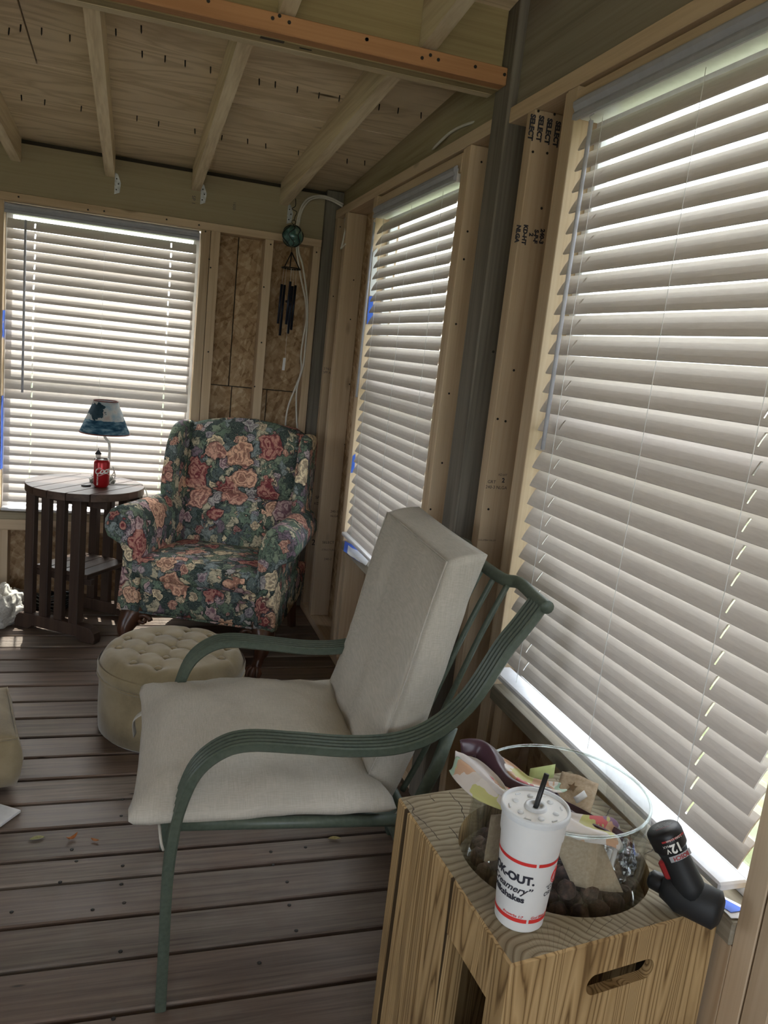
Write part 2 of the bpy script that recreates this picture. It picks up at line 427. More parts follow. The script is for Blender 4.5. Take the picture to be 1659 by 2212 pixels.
# header beams above the plates
box('header_beam', .885, .925, -2.0, 1.985, 1.945, 2.26, wood('header_pine', (.34, .30, .23), (.23, .195, .14), 'Y', band=16), wr, .002)
hexa('header_beam', [(.905, 2.08, 1.945), (.945, 2.08, 1.945), (.945, 3.86, 1.945), (.905, 3.86, 1.945), (.905, 2.08, 2.145), (.945, 2.08, 2.145), (.945, 3.86, 2.03), (.905, 3.86, 2.03)], MT['Y'], wr)
# posts
post = box('post', .862, .958, 1.985, 2.08, 0, 2.215, MPOST, wr, .004)
box('post', .823, .915, 3.85, 3.94, 0, 2.03, MPOST, wr, .004)
for (px, py) in ((1145, 70), (1137, 115), (1160, 120)):
    p = ony(px, py, 1.984)
    bm = bmesh.new(); bmesh.ops.create_cone(bm, cap_ends=True, segments=10, radius1=.006, radius2=.005, depth=.003, matrix=Matrix.Translation(p) @ Matrix.Rotation(PI/2, 4, 'X'))
    bm_obj('bolt_head', bm, MGALV, wr)
def stamp(body, px, py, Y, size, vert=True, mat=MINK, shear=0, bold=0.0):
    p = ony(px, py, Y)
    if vert: fn = lambda a, b: Vector((p.x+b, Y-.0006, p.z-a))
    else: fn = lambda a, b: Vector((p.x+a, Y-.0006, p.z+b))
    text_obj('ink_stamp', body, size, mat, wr, fn, shear, bold=bold)
for i, (px, py) in enumerate(((1148, 275), (1166, 278), (1184, 284), (1202, 290))): stamp('SELECT', px, py, 1.84, .0175, bold=.0010)
for px, py, t in ((1118, 505, 'NLGA'), (1133, 507, 'KD-HT'), (1147, 507, '2'), (1157, 511, 'S-P-F'), (1170, 511, '240-3')): stamp(t, px, py, 1.84, .015, mat=MINK, bold=.0009)
stamp('240-3 NLGA', 1072, 1053, 1.84, .0115, False); stamp('2', 1087, 1038, 1.84, .016, False, bold=.0005); stamp('KD-HT', 1086, 1026, 1.84, .008, False); stamp('GRT', 1062, 1041, 1.84, .012, False)
stamp('COLUMBIA VALLEY', 1052, 1167, 1.84, .006, False); 
stamp('SPF KD', 709, 805, 3.79, .016, False, MFAINT); stamp('2 NLGA', 711, 797, 3.79, .016, False, MFAINT); stamp('240-3', 722, 1105, 3.60, .016, False, MINK); stamp('NLGA', 722, 1115, 3.60, .014, False, MINK)
stamp('SELECT', 709, 1172, 3.60, .018, False); stamp('STRUCTURAL', 711, 1188, 3.60, .012, False, MFAINT); stamp('240-3', 708, 1208, 3.60, .016, False, MFAINT); stamp('SPF', 688, 1075, 3.79, .022, False); stamp('KD HT', 690, 1088, 3.79, .018, False)
stamp('2', 677, 1172, 3.79, .04, False)
# nail heads on studs
for Y, lst in ((1.84, ((1163, 240), (1198, 247), (1151, 328), (1182, 331), (1170, 450), (1075, 905), (1092, 910), (1055, 1100), (1066, 760), (1110, 800))), (2.222, ((1010, 500), (1040, 350), (985, 700), (970, 850), (955, 1000), (930, 1100), (1002, 560))), (3.6, ((764, 605), (755, 830), (745, 960), (757, 690))), (3.79, ((735, 490), (720, 640), (712, 880)))):
    for px, py in lst:
        p = ony(px, py, Y)
        bm = bmesh.new(); bmesh.ops.create_cone(bm, cap_ends=True, segments=8, radius1=.0035, radius2=.003, depth=.002, matrix=Matrix.Translation(p) @ Matrix.Rotation(PI/2, 4, 'X'))
        bm_obj('nail_head', bm, MNAIL, wr)

# ---- back wall
wb = struct('wall_back', 'open stud wall with strand board behind it')
def stud_x(x0, x1, z0=.038, z1=1.773, y0=YB, mat=None): return box('stud', x0, x1, y0, YO, z0, z1, mat or MW['Z'], wb, .0015)
WX0, WX1, WZ0, WZ1 = -.548, .268, .43, 1.765
stud_x(WX1, .308); stud_x(.310, .352, y0=YB+.003); stud_x(.557, .596); stud_x(.784, .821)
stud_x(WX0-.04, WX0); stud_x(WX0-.082, WX0-.042)
for x in (-1.0, -1.4, -1.8, -2.2, -2.58): stud_x(x, x+.038)
box('top_plate', -2.6, .822, YB, YO, 1.773, 1.807, MW['X'], wb, .0015)
box('bottom_plate', -2.6, .822, YB, YO, 0, .037, MW['X'], wb, .0015)
MBAND = wood('band_pine', (.34, .29, .19), (.26, .215, .13), 'X', band=6, along=.5)
box('band_board', -2.6, .90, YB+.012, YB+.05, 1.808, 2.01, MBAND, wb, .0015)
box('blocking_board', -2.6, .90, YB+.052, YB+.09, 1.95, 2.05, MDARKW, wb)
box('rough_sill', WX0, WX1, YB-.012, YO+.01, .398, .43, wood('sill_pine_back', (.42, .36, .25), (.25, .2, .13), 'X', band=20), wb, .003)
box('rough_sill', WX0, WX1, YB-.0, YO, .345, .396, MW['X'], wb, .002)
for x in (WX0, -.16, .03, .23): stud_x(x, x+.038, .038, .345)
ysh = YO+.002
def sheet(x0, x1, z0, z1): return box('strand_board', x0+.0025, x1-.0025, ysh, ysh+.011, z0+.0025, z1-.0025, MOSBX, wb)
vx = ony(510, 600, ysh).x; hz = ony(540, 838, ysh).z; vx2 = ony(497, 890, ysh).x; vx3 = ony(573, 890, ysh).x
sheet(.30, vx, hz, 1.80); sheet(vx, .92, hz, 1.80); sheet(.30, vx2, -.03, hz); sheet(vx2, vx3, -.03, hz); sheet(vx3, .92, -.03, hz)
sheet(WX0-.03, -.43, -.03, .40); sheet(-.43, .30, -.03, .40); sheet(-1.8, WX0-.03, -.03, 2.05); sheet(-2.62, -1.8, -.03, 2.05)
sheet(WX0-.03, .92, 1.80, 2.06)
box('house_wrap', -2.62, .95, ysh+.0115, ysh+.014, -.03, .40, MDARKW, wb); box('house_wrap', .29, .95, ysh+.0115, ysh+.014, .40, 2.05, MDARKW, wb)
for px, py in ((455, 578), (450, 760), (570, 620), (565, 740), (550, 835), (585, 528), (684, 545), (40, 425), (190, 453), (225, 456), (360, 474), (430, 486), (444, 500), (452, 560), (445, 1000)):
    p = ony(px, py, YB-.001)
    bm = bmesh.new(); bmesh.ops.create_cone(bm, cap_ends=True, segments=8, radius1=.004, radius2=.0035, depth=.002, matrix=Matrix.Translation(p) @ Matrix.Rotation(PI/2, 4, 'X'))
    bm_obj('nail_head', bm, MNAIL, wb)
p = ony(418, 432, YB+.0115); text_obj('ink_stamp', 'SP 1', .022, MFAINT, wb, lambda a, b: Vector((p.x+b, YB+.0112, p.z-a)))
q2 = ony(506, 445, YB+.0115); text_obj('ink_stamp', '1650', .018, MFAINT, wb, lambda a, b: Vector((q2.x+b, YB+.0112, q2.z-a)))

# ---- unseen sides of the porch: house wall to the left, open screen bays behind the camera
wl = struct('wall_left', 'pale siding of the house along the porch')
MSIDE = plain('pale_siding', (.50, .47, .42), .7)
for k in range(18):
    if 5 < k < 12: box('siding_board', -2.66, -2.62+.004*(k % 2), -2.0, .2, k*.155, k*.155+.152, MSIDE, wl); box('siding_board', -2.66, -2.62+.004*(k % 2), 1.5, 3.96, k*.155, k*.155+.152, MSIDE, wl)
    else: box('siding_board', -2.66, -2.62+.004*(k % 2), -2.0, 3.96, k*.155, k*.155+.152, MSIDE, wl)
wn = struct('wall_near', 'open screen bays at the near end of the porch')
box('knee_wall', -2.6, .95, -2.04, -2.0, 0, .55, MW['X'], wn); box('header_beam', -2.6, .95, -2.06, -1.98, 1.95, 2.72, MT['X'], wn)
for k in range(16): box('siding_board', -2.6, -1.45, -2.07, -2.045, k*.155, k*.155+.152, MSIDE, wn)
for x in (-2.6, -1.45, -.3, .85): box('post', x, x+.09, -2.06, -1.97, 0, 2.5, MPOST, wn)
# ---- ceiling
ce = struct('ceiling', 'pine rafters under plywood roof sheathing')
zt = lambda y: 2.035+.06*(3.87-y)
zn = lambda y: 2.185+.13*(2.05-y)
def slope_box(name, x0, x1, y0, y1, f, h0, h1, mat):
    return hexa(name, [(x0, y0, f(y0)+h0), (x1, y0, f(y0)+h0), (x1, y1, f(y1)+h0), (x0, y1, f(y1)+h0), (x0, y0, f(y0)+h1), (x1, y0, f(y0)+h1), (x1, y1, f(y1)+h1), (x0, y1, f(y1)+h1)], mat, ce)
for x in (-.905, -.525, -.152, .213, .61, -1.27, -1.63, -2.0, -2.36): slope_box('rafter', x, x+.039, 2.092, YB+.012, zt, -.1, -.001, MRAFT)
for x in (.634, .283, -.07, -.42, -.78, -1.14, -1.5, -1.86, -2.22): slope_box('rafter', x, x+.038, -2.0, 2.049, zn, -.142, -.001, MRAFT)
slope_box('plywood_sheet', -.33, 1.1, 2.093, 2.981, zt, 0, .012, MPLY); slope_box('plywood_sheet', -2.75, -.335, 2.093, 2.981, zt, 0, .012, MPLY)
slope_box('plywood_sheet', -1.3, 1.1, 2.990, 4.13, zt, 0, .012, MPLY); slope_box('plywood_sheet', -2.75, -1.304, 2.987, 4.13, zt, 0, .012, MPLY)
slope_box('plywood_sheet', -2.75, 1.1, .85, 2.09, zn, 0, .012, MPLY); slope_box('plywood_sheet', -2.75, 1.1, -2.2, .846, zn, 0, .012, MPLY)
MSHING = plain('dark_shingle', (.06, .055, .05), .9)
slope_box('shingle_layer', -2.8, 1.12, 2.06, 4.16, zt, .013, .03, MSHING); slope_box('shingle_layer', -2.8, 1.12, -2.3, 2.1, zn, .013, .03, MSHING)
box('beam_board', -2.7, .862, 2.051, 2.09, 1.998, 2.205, wood('olive_beam', (.36, .29, .15), (.22, .165, .075), 'X', band=7, along=.8), ce, .002)
box('beam_board', -2.7, .862, 2.012, 2.05, 1.999, 2.041, MORANGE, ce, .002)
box('beam_board', -2.7, .862, 2.091, 2.125, 1.998, 2.10, MBEAM, ce, .002)
for px, py in ((604, 34), (625, 48), (589, 39), (792, 85), (793, 85), (912, 125), (947, 129), (930, 119), (1027, 144), (1090, 161), (450, 2)):
    p = ony(px, py, 2.0115)
    bm = bmesh.new(); bmesh.ops.create_cone(bm, cap_ends=True, segments=8, radius1=.0045, radius2=.004, depth=.002, matrix=Matrix.Translation(p) @ Matrix.Rotation(PI/2, 4, 'X'))
    bm_obj('screw_head', bm, MNAIL, ce)
for px, py, w_, h_ in ((588, 86, .034, .006), (660, 106, .018, .003), (805, 52, .012, .01)):
    d = ray(px, py); t = (1.9975-H)/d.z if py > 60 else 2.0505/d.y
    p = CAM+d*t
    if py > 60: box('knot', p.x-w_/1.2, p.x+w_/1.2, p.y-h_, p.y+h_, 1.9965, 1.9985, MDARKW, ce, .0008)
def onply(px, py):
    d = ray(px, py); return CAM + d*((2.035+.06*3.87-H)/(d.z+.06*d.y))
nails = [(45, 53), (151, 75), (202, 87), (305, 55), (307, 110), (357, 120), (455, 144), (595, 176), (643, 187), (734, 206), (720, 255), (46, 205), (97, 215), (176, 229), (296, 250), (343, 262), (421, 278), (535, 300), (574, 310), (674, 322), (645, 325), (861, 233), (910, 243), (750, 343), (788, 347), (20, 60), (90, 60), (250, 62), (400, 130), (500, 155), (690, 200), (560, 170), (225, 240), (480, 292), (820, 225)]
nm = None
for px, py in nails:
    p = onply(px, py)
    if nm is None:
        o = lathe('nail', [(.0022, .004), (.002, -.016), (.0002, -.021)], MNAIL, ce, 6, p); nm = o.data
    else:
        o = bpy.data.objects.new('nail', nm); COL.objects.link(o); o.parent = ce; o.location = p
    o.rotation_euler = (random.uniform(-.1, .1), random.uniform(-.1, .1), 0)
def hanger(x, z):
    bm = bmesh.new()
    poly = [(0, 0), (.022, .01), (.026, .05), (.012, .085), (0, .09)]
    vs = [bm.verts.new((x+a, YB+.0085, z+b)) for a, b in poly]; bm.faces.new(vs)
    r = bmesh.ops.extrude_face_region(bm, geom=bm.faces[:]); bmesh.ops.translate(bm, verts=[v for v in r['geom'] if isinstance(v, bmesh.types.BMVert)], vec=(0, .003, 0))
    o = bm_obj('joist_hanger', bm, MGALV, ce)
    for a, b in ((.008, .02), (.016, .045), (.008, .065)):
        bm = bmesh.new(); bmesh.ops.create_cone(bm, cap_ends=True, segments=8, radius1=.003, radius2=.003, depth=.003, matrix=Matrix.Translation((x+a, YB+.008, z+b)) @ Matrix.Rotation(PI/2, 4, 'X'))
        bm_obj('nail_head', bm, MNAIL, o)
hanger(-.112, 1.865); hanger(.65, 1.855); hanger(.254, 1.88)

# ---- windows and blinds
def window(n, loc, rz, W, z0, z1, label):
    o = struct('window_%d' % n, label); o.location = loc; o.rotation_euler = (0, 0, rz)
    f = .03; y0, y1 = .055, .085
    box('frame_side', 0.002, f, y0, y1, z0, z1, MVINYL, o, .002); box('frame_side', W-f, W-.002, y0, y1, z0, z1, MVINYL, o, .002)
    box('frame_rail', f, W-f, y0, y1, z0, z0+f, MVINYL, o, .002); box('frame_rail', f, W-f, y0, y1, z1-f, z1, MVINYL, o, .002)
    zm = z0+(z1-z0)*.5; box('meeting_rail', f, W-f, y0, y1, zm-.018, zm+.018, MVINYL, o, .002)
    box('pane', f-.004, W-f+.004, y0+.012, y0+.015, z0+f, zm-.018, MPANE, o); box('pane', f-.004, W-f+.004, y0+.012, y0+.015, zm+.018, z1-f, MPANE, o)
    return o
def blind(label, loc, rz, W, zt_, zb, rail_over=0.0, pitch=.0425, tilt=60, wand=.55, cords=(.12, .5, .88), wpos=.075):
    o = thing('window_blind', label, 'blind', loc, rz, None)
    w_ = .048; t = R(tilt)
    # one slat mesh with cord slots
    cols = [0.0]
    for c in cords:
        if c != .5: cols += [c*W-.003, c*W+.003]
    cols.append(W); rows = [-.5, -.26, 0, .26, .5]
    def pt(x, s, th):
        a = s*w_; cr = .0022*(1-(2*s)**2)     # crown towards room/up
        y = a*math.cos(t)-(cr+th)*math.sin(t); z = a*math.sin(t)+(cr+th)*math.cos(t); return (x, y, z)
    V = []; F = []; nr = len(rows)
    for th in (0, .0028):
        for x in cols:
            for s in rows: V.append(pt(x, s, th))
    nc = len(cols); off = nc*nr
    for i in range(nc-1):
        for j in range(nr-1):
            if i % 2 == 1 and j in (1, 2): continue
            a = i*nr+j; F.append((a, a+1, a+nr+1, a+nr)); F.append((a+off, a+nr+off, a+nr+1+off, a+1+off))
    for i in range(nc-1):
        for j in (0, nr-1): a = i*nr+j; F.append((a, a+nr, a+nr+off, a+off))
    for j in range(nr-1):
        for i in (0, nc-1): a = i*nr+j; F.append((a, a+1, a+1+off, a+off))
    me = None
    ztop = zt_-.080; n = int((ztop-zb-.02)/pitch)+1
    for k in range(n):
        z = ztop-k*pitch
        if me is None: s = mesh_obj('slat', V, F, MSLAT, o); me = s.data
        else: s = bpy.data.objects.new('slat', me); COL.objects.link(s); s.parent = o
        s.location = (random.uniform(-.0012, .0012), 0, z); s.rotation_euler = (random.uniform(-.02, .02), random.uniform(-.0012, .0012), 0)
    # valance with moulded front, headrail behind
    pr = [(-.034, 0), (-.034, .012), (-.030, .020), (-.036, .032), (-.036, .043), (-.028, .052), (-.024, .052), (-.024, 0)]
    v = extrude_poly('valance', [(a, b*.80+zt_-.0416) for a, b in pr], -.008, W+.008, 'x', MVAL, o)
    box('headrail', .004, W-.004, -.022, .022, zt_-.042, zt_-.004, MVINYL, o, .002)
    box('bottom_rail', -.004, W+.004, -.034+rail_over, .018+rail_over, zb, zb+.014, MVINYL, o, .003)
    for c in cords:
        tube('cord', [(c*W, -.016, zt_-.05), (c*W+.002, -.0175, (zt_+zb)/2), (c*W, -.018+rail_over*.4, zb+.012)], .0007, MCORD, o, 5)
        if c != .5: tube('cord', [(c*W+.008, .016, zt_-.05), (c*W+.008, .016, zb+.012)], .0007, MCORD, o, 5)
    wx = wpos
    wd = tube('tilt_wand', [(wx, -.034, zt_-.062), (wx+.001, -.036, zt_-.07-wand)], .0048, plain('wand_plastic', (.50, .51, .56), .35), o, 8)
    tube('wand_hook', [(wx, -.03, zt_-.048), (wx-.003, -.037, zt_-.054), (wx+.002, -.036, zt_-.062), (wx, -.034, zt_-.066)], .0012, MGALV, wd, 6)
    return o
window(1, (WX0, YB, 0), 0, WX1-WX0, WZ0, WZ1, 'vinyl window in the back wall behind its blind')
window(2, (XW, 3.14, 0), -PI/2, 3.14-2.285, .53, 1.842, 'vinyl window between the corner and the post')
window(3, (XW, 1.645, 0), -PI/2, 1.645-.803, .55, 1.848, 'vinyl window beside the wood block table')
blind('white slatted blind behind the round table and lamp', (WX0+.012, YB+.022, 0), 0, WX1-WX0-.03, 1.765, .437, 0, wand=.72, cords=(.14, .5, .86))
blind('narrow looking white slatted blind between the corner and the grey post', (XW+.018, 3.116, 0), -PI/2, .818, 1.860, .558, wand=.66, wpos=.022, cords=(.1, .5, .86))
blind('large white slatted blind above the wood block table', (XW+.018, 1.616, 0), -PI/2, .79, 1.870, .59, -.010, wand=.66, cords=(.11, .5, .84))
def loosecord(pts, r, parent, name='cord'): return tube(name, smoothpath(pts, 6), r, MCORD, parent, 6)
# ================================================================== WING CHAIR
def floral():
    m = Mat('floral_tapestry', .8, .2); v0 = m.coord('Object', False)
    def warp(v, scale, amt):
        nz = m.n('TexNoise'); nz.inputs['Scale'].default_value = scale; nz.inputs['Detail'].default_value = 3; m.l(v, nz.inputs['Vector'])
        sb = m.n('VectorMath', operation='SUBTRACT'); m.l(nz.outputs['Color'], sb.inputs[0]); sb.inputs[1].default_value = (.5, .5, .5)
        scv = m.n('VectorMath', operation='SCALE'); m.l(sb.outputs[0], scv.inputs[0]); scv.inputs['Scale'].default_value = amt
        ad = m.n('VectorMath', operation='ADD'); m.l(v, ad.inputs[0]); m.l(scv.outputs[0], ad.inputs[1]); return ad.outputs[0]
    v = warp(v0, 16, .035); vl = warp(v0, 26, .075)
    # foliage ground
    lv = m.map(vl, (1, 1, .62), (.3, .5, .7)); lf = m.vor(lv, 27); le = m.vor(lv, 27, 'DISTANCE_TO_EDGE')
    sx = m.n('SeparateColor'); m.l(lf.outputs['Color'], sx.inputs[0])
    g = m.ramp(sx.outputs[0], [(0, (.035, .055, .05)), (.16, (.12, .17, .12)), (.34, (.20, .25, .17)), (.47, (.09, .12, .12)), (.60, (.22, .26, .26)), (.72, (.50, .44, .30)), (.86, (.19, .13, .17)), (.94, (.14, .20, .14))], True)
    g = m.mix(g, m.mix(g, (.03, .04, .04), .75), m.ramp(m.noise(vl, 75, 3), [(.38, (1, 1, 1)), (.56, (0, 0, 0))]))
    g = m.mix(g, (.03, .035, .035), m.ramp(le.outputs['Distance'], [(.01, (.8, .8, .8)), (.05, (0, 0, 0))]))
    vein = m.math('SINE', m.math('MULTIPLY', lf.outputs['Distance'], 46.0)); g = m.mix(g, (.34, .38, .28), m.math('MULTIPLY', m.math('GREATER_THAN', vein, .8), .3))
    def layer(base, scale, thr, stops, off, keep, pet=3.4):
        vv = m.map(v, (1, 1, 1), off, off)
        f = m.vor(vv, scale); s2 = m.n('SeparateColor'); m.l(f.outputs['Color'], s2.inputs[0])
        col = m.ramp(s2.outputs[0], stops, True)
        pv = m.map(vl, (1, 1, 1), (off[1], off[2], off[0]))
        pe = m.vor(pv, scale*pet, 'SMOOTH_F1'); ped = m.vor(pv, scale*pet, 'DISTANCE_TO_EDGE')
        d = m.math('ADD', f.outputs['Distance'], m.math('MULTIPLY', m.math('SUBTRACT', pe.outputs['Distance'], .35), .42))
        ring = m.math('SINE', m.math('ADD', m.math('MULTIPLY', d, 30.0), m.math('MULTIPLY', pe.outputs['Distance'], 7.0)))
        dark = m.mix(col, (.09, .028, .03), .62); light = m.mix(col, (.78, .62, .42), .30)
        fac = m.math('ADD', m.math('MULTIPLY', ring, .42), m.math('MULTIPLY', m.noise(vl, 120, 2), 1.0))
        c = m.mix(dark, light, m.ramp(fac, [(.12, (0, 0, 0)), (.80, (1, 1, 1))]))
        c = m.mix(c, dark, m.ramp(d, [(.03, (1, 1, 1)), (.15, (0, 0, 0))]))
        c = m.mix(c, m.mix(col, (.05, .02, .02), .75), m.ramp(ped.outputs['Distance'], [(.0, (.75, .75, .75)), (.05, (0, 0, 0))]))
        has = m.math('GREATER_THAN', s2.outputs[1], keep)
        base = m.mix(base, (.02, .025, .025), m.math('MULTIPLY', m.math('MULTIPLY', m.math('LESS_THAN', d, thr+.045), has), .7))
        return m.mix(base, c, m.math('MULTIPLY', m.math('LESS_THAN', d, thr), has))
    c = layer(g, 17, .36, [(0, (.30, .26, .33)), (.2, (.22, .07, .09)), (.4, (.60, .52, .34)), (.6, (.22, .26, .34)), (.8, (.50, .24, .18))], (.7, .2, .4), .25)
    c = layer(c, 10.5, .42, [(0, (.66, .57, .37)), (.3, (.36, .24, .30)), (.5, (.60, .34, .22)), (.72, (.27, .30, .34)), (.86, (.30, .06, .07))], (.5, 1.2, .2), .22, 2.6)
    c = layer(c, 7.2, .47, [(0, (.28, .03, .045)), (.30, (.62, .31, .20)), (.46, (.70, .60, .39)), (.58, (.32, .05, .06)), (.74, (.52, .23, .18)), (.9, (.33, .20, .25))], (.1, .9, 1.3), .3)
    hs = m.n('HueSaturation'); hs.inputs['Value'].default_value = 1.22; hs.inputs['Saturation'].default_value = .97; m.l(c, hs.inputs['Color']); m.color(hs.outputs[0])
    m.bump(m.noise(v0, 500, 2), .12, .001)
    return m.m
MFLO = floral()
MMAHOG = wood('dark_mahogany', (.10, .042, .022), (.045, .018, .01), 'Z', rough=.3, knots=False, band=20, spec=.5, bump=.1)
AC = thing('wing_armchair', 'floral tapestry wing armchair with rolled arms and carved dark wooden legs', 'armchair', (.285, 3.11, 0), R(-24))
box('seat_base', -.318, .318, .0, .56, .185, .34, MFLO, AC, .018, True)
def seat_xf(p):
    q = Vector((p.x*(1-.06*(p.y+.2)), p.y+.195, p.z+.372+(-.035)*(p.y+.1)))
    return q
cushion('seat_cushion', .250, .225, .125, MFLO, AC, 20, .62, 1.0, .012, .0, .006, 3, seat_xf)
v = []
for i in range(41):
    a = i/40*2*PI; ux = math.copysign(abs(math.cos(a))**.18, math.cos(a)); uy = math.copysign(abs(math.sin(a))**.18, math.sin(a))
    v.append(seat_xf(Vector((.252*ux, .227*uy, .039))))
tube('cushion_piping', v[:-1], .0045, MFLO, AC, 6, True)
# back: lower and upper pads, arched top, leaning
def lean(p, z): return p+.40+(z-.36)*.24
def back_pad(name, z0, z1, w0, w1, arch, thick, yoff):
    nu, nv = 22, 18; V = []; F = []
    for side in (0, 1):
        for i in range(nu+1):
            for j in range(nv+1):
                u = -1+2*i/nu; t = j/nv
                z = z0+(z1-z0)*t
                ww = w0+(w1-w0)*t
                z += arch*(1-abs(u)**2.2)*max(0, t-.45)/.55
                x = ww*u
                b = ((1-abs(u)**4)*(1-abs(2*t-1)**4))**.5
                y = lean(0, z) + (yoff-thick*b*.75 if side == 0 else yoff+.055*b**.3)
                V.append((x, y, z))
    o = (nu+1)*(nv+1)
    for i in range(nu):
        for j in range(nv):
            a = i*(nv+1)+j; F.append((a, a+1, a+nv+2, a+nv+1)); F.append((a+o, a+nv+1+o, a+nv+2+o, a+1+o))
    ring = [(i, 0) for i in range(nu)]+[(nu, j) for j in range(nv)]+[(i, nv) for i in range(nu, 0, -1)]+[(0, j) for j in range(nv, 0, -1)]
    for k in range(len(ring)):
        a = ring[k][0]*(nv+1)+ring[k][1]; q = ring[(k+1) % len(ring)]; b = q[0]*(nv+1)+q[1]; F.append((a, b, b+o, a+o))
    return mesh_obj(name, V, F, MFLO, AC, True)
back_pad('lower_back_pad', .33, .635, .25, .272, 0, .075, .04)
back_pad('upper_back_pad', .618, .905, .272, .285, .055, .085, .03)
extrude_poly('back_panel', [(-.29, .2), (.29, .2), (.30, .62), (.298, .88), (.2, .935), (0, .955), (-.2, .935), (-.298, .88), (-.30, .62)], 0, .05, 'y', MFLO, AC, .012, False, lambda c: Vector((c.x, c.y+lean(0, c.z)+.07, c.z)))
def wing(s):
    prof = []  # (y-ish offset from back, z) outline
    out = [(.02, .56), (-.08, .565), (-.125, .60), (-.145, .66), (-.15, .74), (-.15, .82), (-.135, .87), (-.115, .905), (-.07, .925), (.0, .925), (.07, .90), (.09, .80), (.09, .56)]
    out = [(p.x, p.y) for p in smoothpath([Vector((a, b, 0)) for a, b in out], 3)]
    def fn(c):
        y, z = c.y, c.z; fl = max(0, -y)/.18
        return Vector((s*(c.x+.012*fl**1.6-(.02*(z-.56))), lean(0, z)+y+.02, z))
    return extrude_poly('wing', out, .262, .318, 'x', MFLO, AC, .022, True, fn)
wing(-1); wing(1)
def arm(s):
    pr = [(.238, .19), (.238, .34), (.236, .49), (.244, .55), (.264, .592), (.297, .616), (.335, .618), (.37, .598), (.392, .56), (.394, .52), (.378, .487), (.35, .473), (.326, .462), (.314, .435), (.314, .38), (.322, .29), (.33, .19)]
    cx = .30
    def fn(c):
        t = max(0, c.y)/.48
        x = c.x-.03*t*(c.x-.238)/.16; z = c.z-.012*t if c.z > .45 else c.z
        return Vector((s*x, c.y, z))
    o = extrude_poly('arm', pr, -.025, .50, 'y', MFLO, AC, .016, True, fn)
    # scroll face panel and welt
    pts = [Vector((s*x, -.0265, z)) for x, z in [(.262, .20), (.262, .34), (.260, .47), (.266, .535), (.288, .578), (.322, .594), (.356, .58), (.374, .545), (.366, .51), (.342, .496)]]
    tube('arm_piping', smoothpath(pts, 5), .0045, MFLO, o, 6)
    q = [(.262, .20), (.262, .48), (.272, .545), (.30, .585), (.34, .607), (.38, .602), (.418, .575), (.43, .53), (.41, .49), (.375, .478), (.34, .466), (.315, .42), (.30, .33), (.293, .20)]
    return o
arm(-1); arm(1)
tube('base_piping', [(-.318, -.004, .188), (.318, -.004, .188)], .005, MFLO, AC, 6)
def cabriole(s):
    pth = smoothpath([(s*.255, .045, .20), (s*.275, .015, .165), (s*.285, -.018, .12), (s*.277, -.032, .075), (s*.272, -.045, .045), (s*.272, -.06, .028), (s*.272, -.062, .006)], 5)
    rd = interp([.05, .048, .034, .022, .021, .032, .024], 5)
    lg = tube('leg', pth, rd, MMAHOG, AC, 14)
    # carved scroll at the knee
    sp = [Vector((s*(.235-.006*k), .02, .155+.0)) for k in range(1)]
    sc_ = []
    for k in range(26):
        a = k/25*2.3*PI; r = .03*(1-k/32); sc_.append((s*(.20-r*math.cos(a)+.02), .0, .155+r*math.sin(a)*.8))
    tube('knee_scroll', sc_, interp([.011, .006], 25), MMAHOG, lg, 8)
    for k in range(4):
        a = -PI*.95+k*.62; tube('toe', smoothpath([(s*.272+.018*math.cos(a), -.052+.018*math.sin(a), .052), (s*.272+.036*math.cos(a), -.06+.034*math.sin(a), .034), (s*.272+.03*math.cos(a), -.06+.03*math.sin(a), .008)], 3), interp([.006, .009, .006], 3), MMAHOG, lg, 8)
    return lg
cabriole(-1); cabriole(1)
for s in (-1, 1): tube('leg', [(s*.26, .55, .19), (s*.262, .575, .1), (s*.265, .605, .0)], [.026, .022, .02], MMAHOG, AC, 4, flat=(1, 0, 0), smooth=False)

# ================================================================== GREEN PATIO CHAIR
def greenmat():
    m = Mat('green_enamel', .42, .4); v = m.coord('Object', False); f = m.noise(v, 120, 3); f2 = m.noise(v, 9, 4)
    c = m.ramp(f, [(.3, (.058, .074, .054)), (.7, (.08, .10, .074))]); c = m.mix(c, (.10, .118, .085), m.ramp(f2, [(.5, (0, 0, 0)), (.75, (.6, .6, .6))]))
    m.color(c); m.bump(f, .1, .0008); return m.m
MGRN = greenmat()
PC = thing('patio_chair', 'green metal patio armchair with ribbed curved arms, holding grey cushions', 'chair', (.108, 1.39, 0), R(-2.5))
# local: x back, y towards far side ; width
WPC = .52
def sweep_xz(name, path, prof, y, mat, parent, wscale=None):
    P = [Vector((a, 0, b)) for a, b in path]; n = len(P); V = []; F = []; m = len(prof)
    for i in range(n):
        t = (P[min(i+1, n-1)]-P[max(i-1, 0)]).normalized(); nn = Vector((-t.z, 0, t.x))
        s = 1 if wscale is None else wscale[i]
        for a, b in prof: V.append(P[i]+nn*b+Vector((0, y+a*s, 0)))
    for i in range(n-1):
        for k in range(m): F.append((i*m+k, i*m+(k+1) % m, (i+1)*m+(k+1) % m, (i+1)*m+k))
    F.append(tuple(range(m))); F.append(tuple((n-1)*m+k for k in range(m)))
    return auto_smooth(mesh_obj(name, V, F, mat, parent), 32)
hw = .029; prof = []
nr = 4
prof += [(-hw, -.006), (-hw+.004, -.010), (hw-.004, -.010), (hw, -.006), (hw, .004)]
for k in range(nr+1):
    a = hw-.003-(2*hw-.006)*k/nr
    prof += [(a+.0038, .0085), (a, .0108), (a-.0038, .0085)]
    if k < nr: prof += [(a-(hw-.003)/nr, .0015)]
prof += [(-hw, .004)]
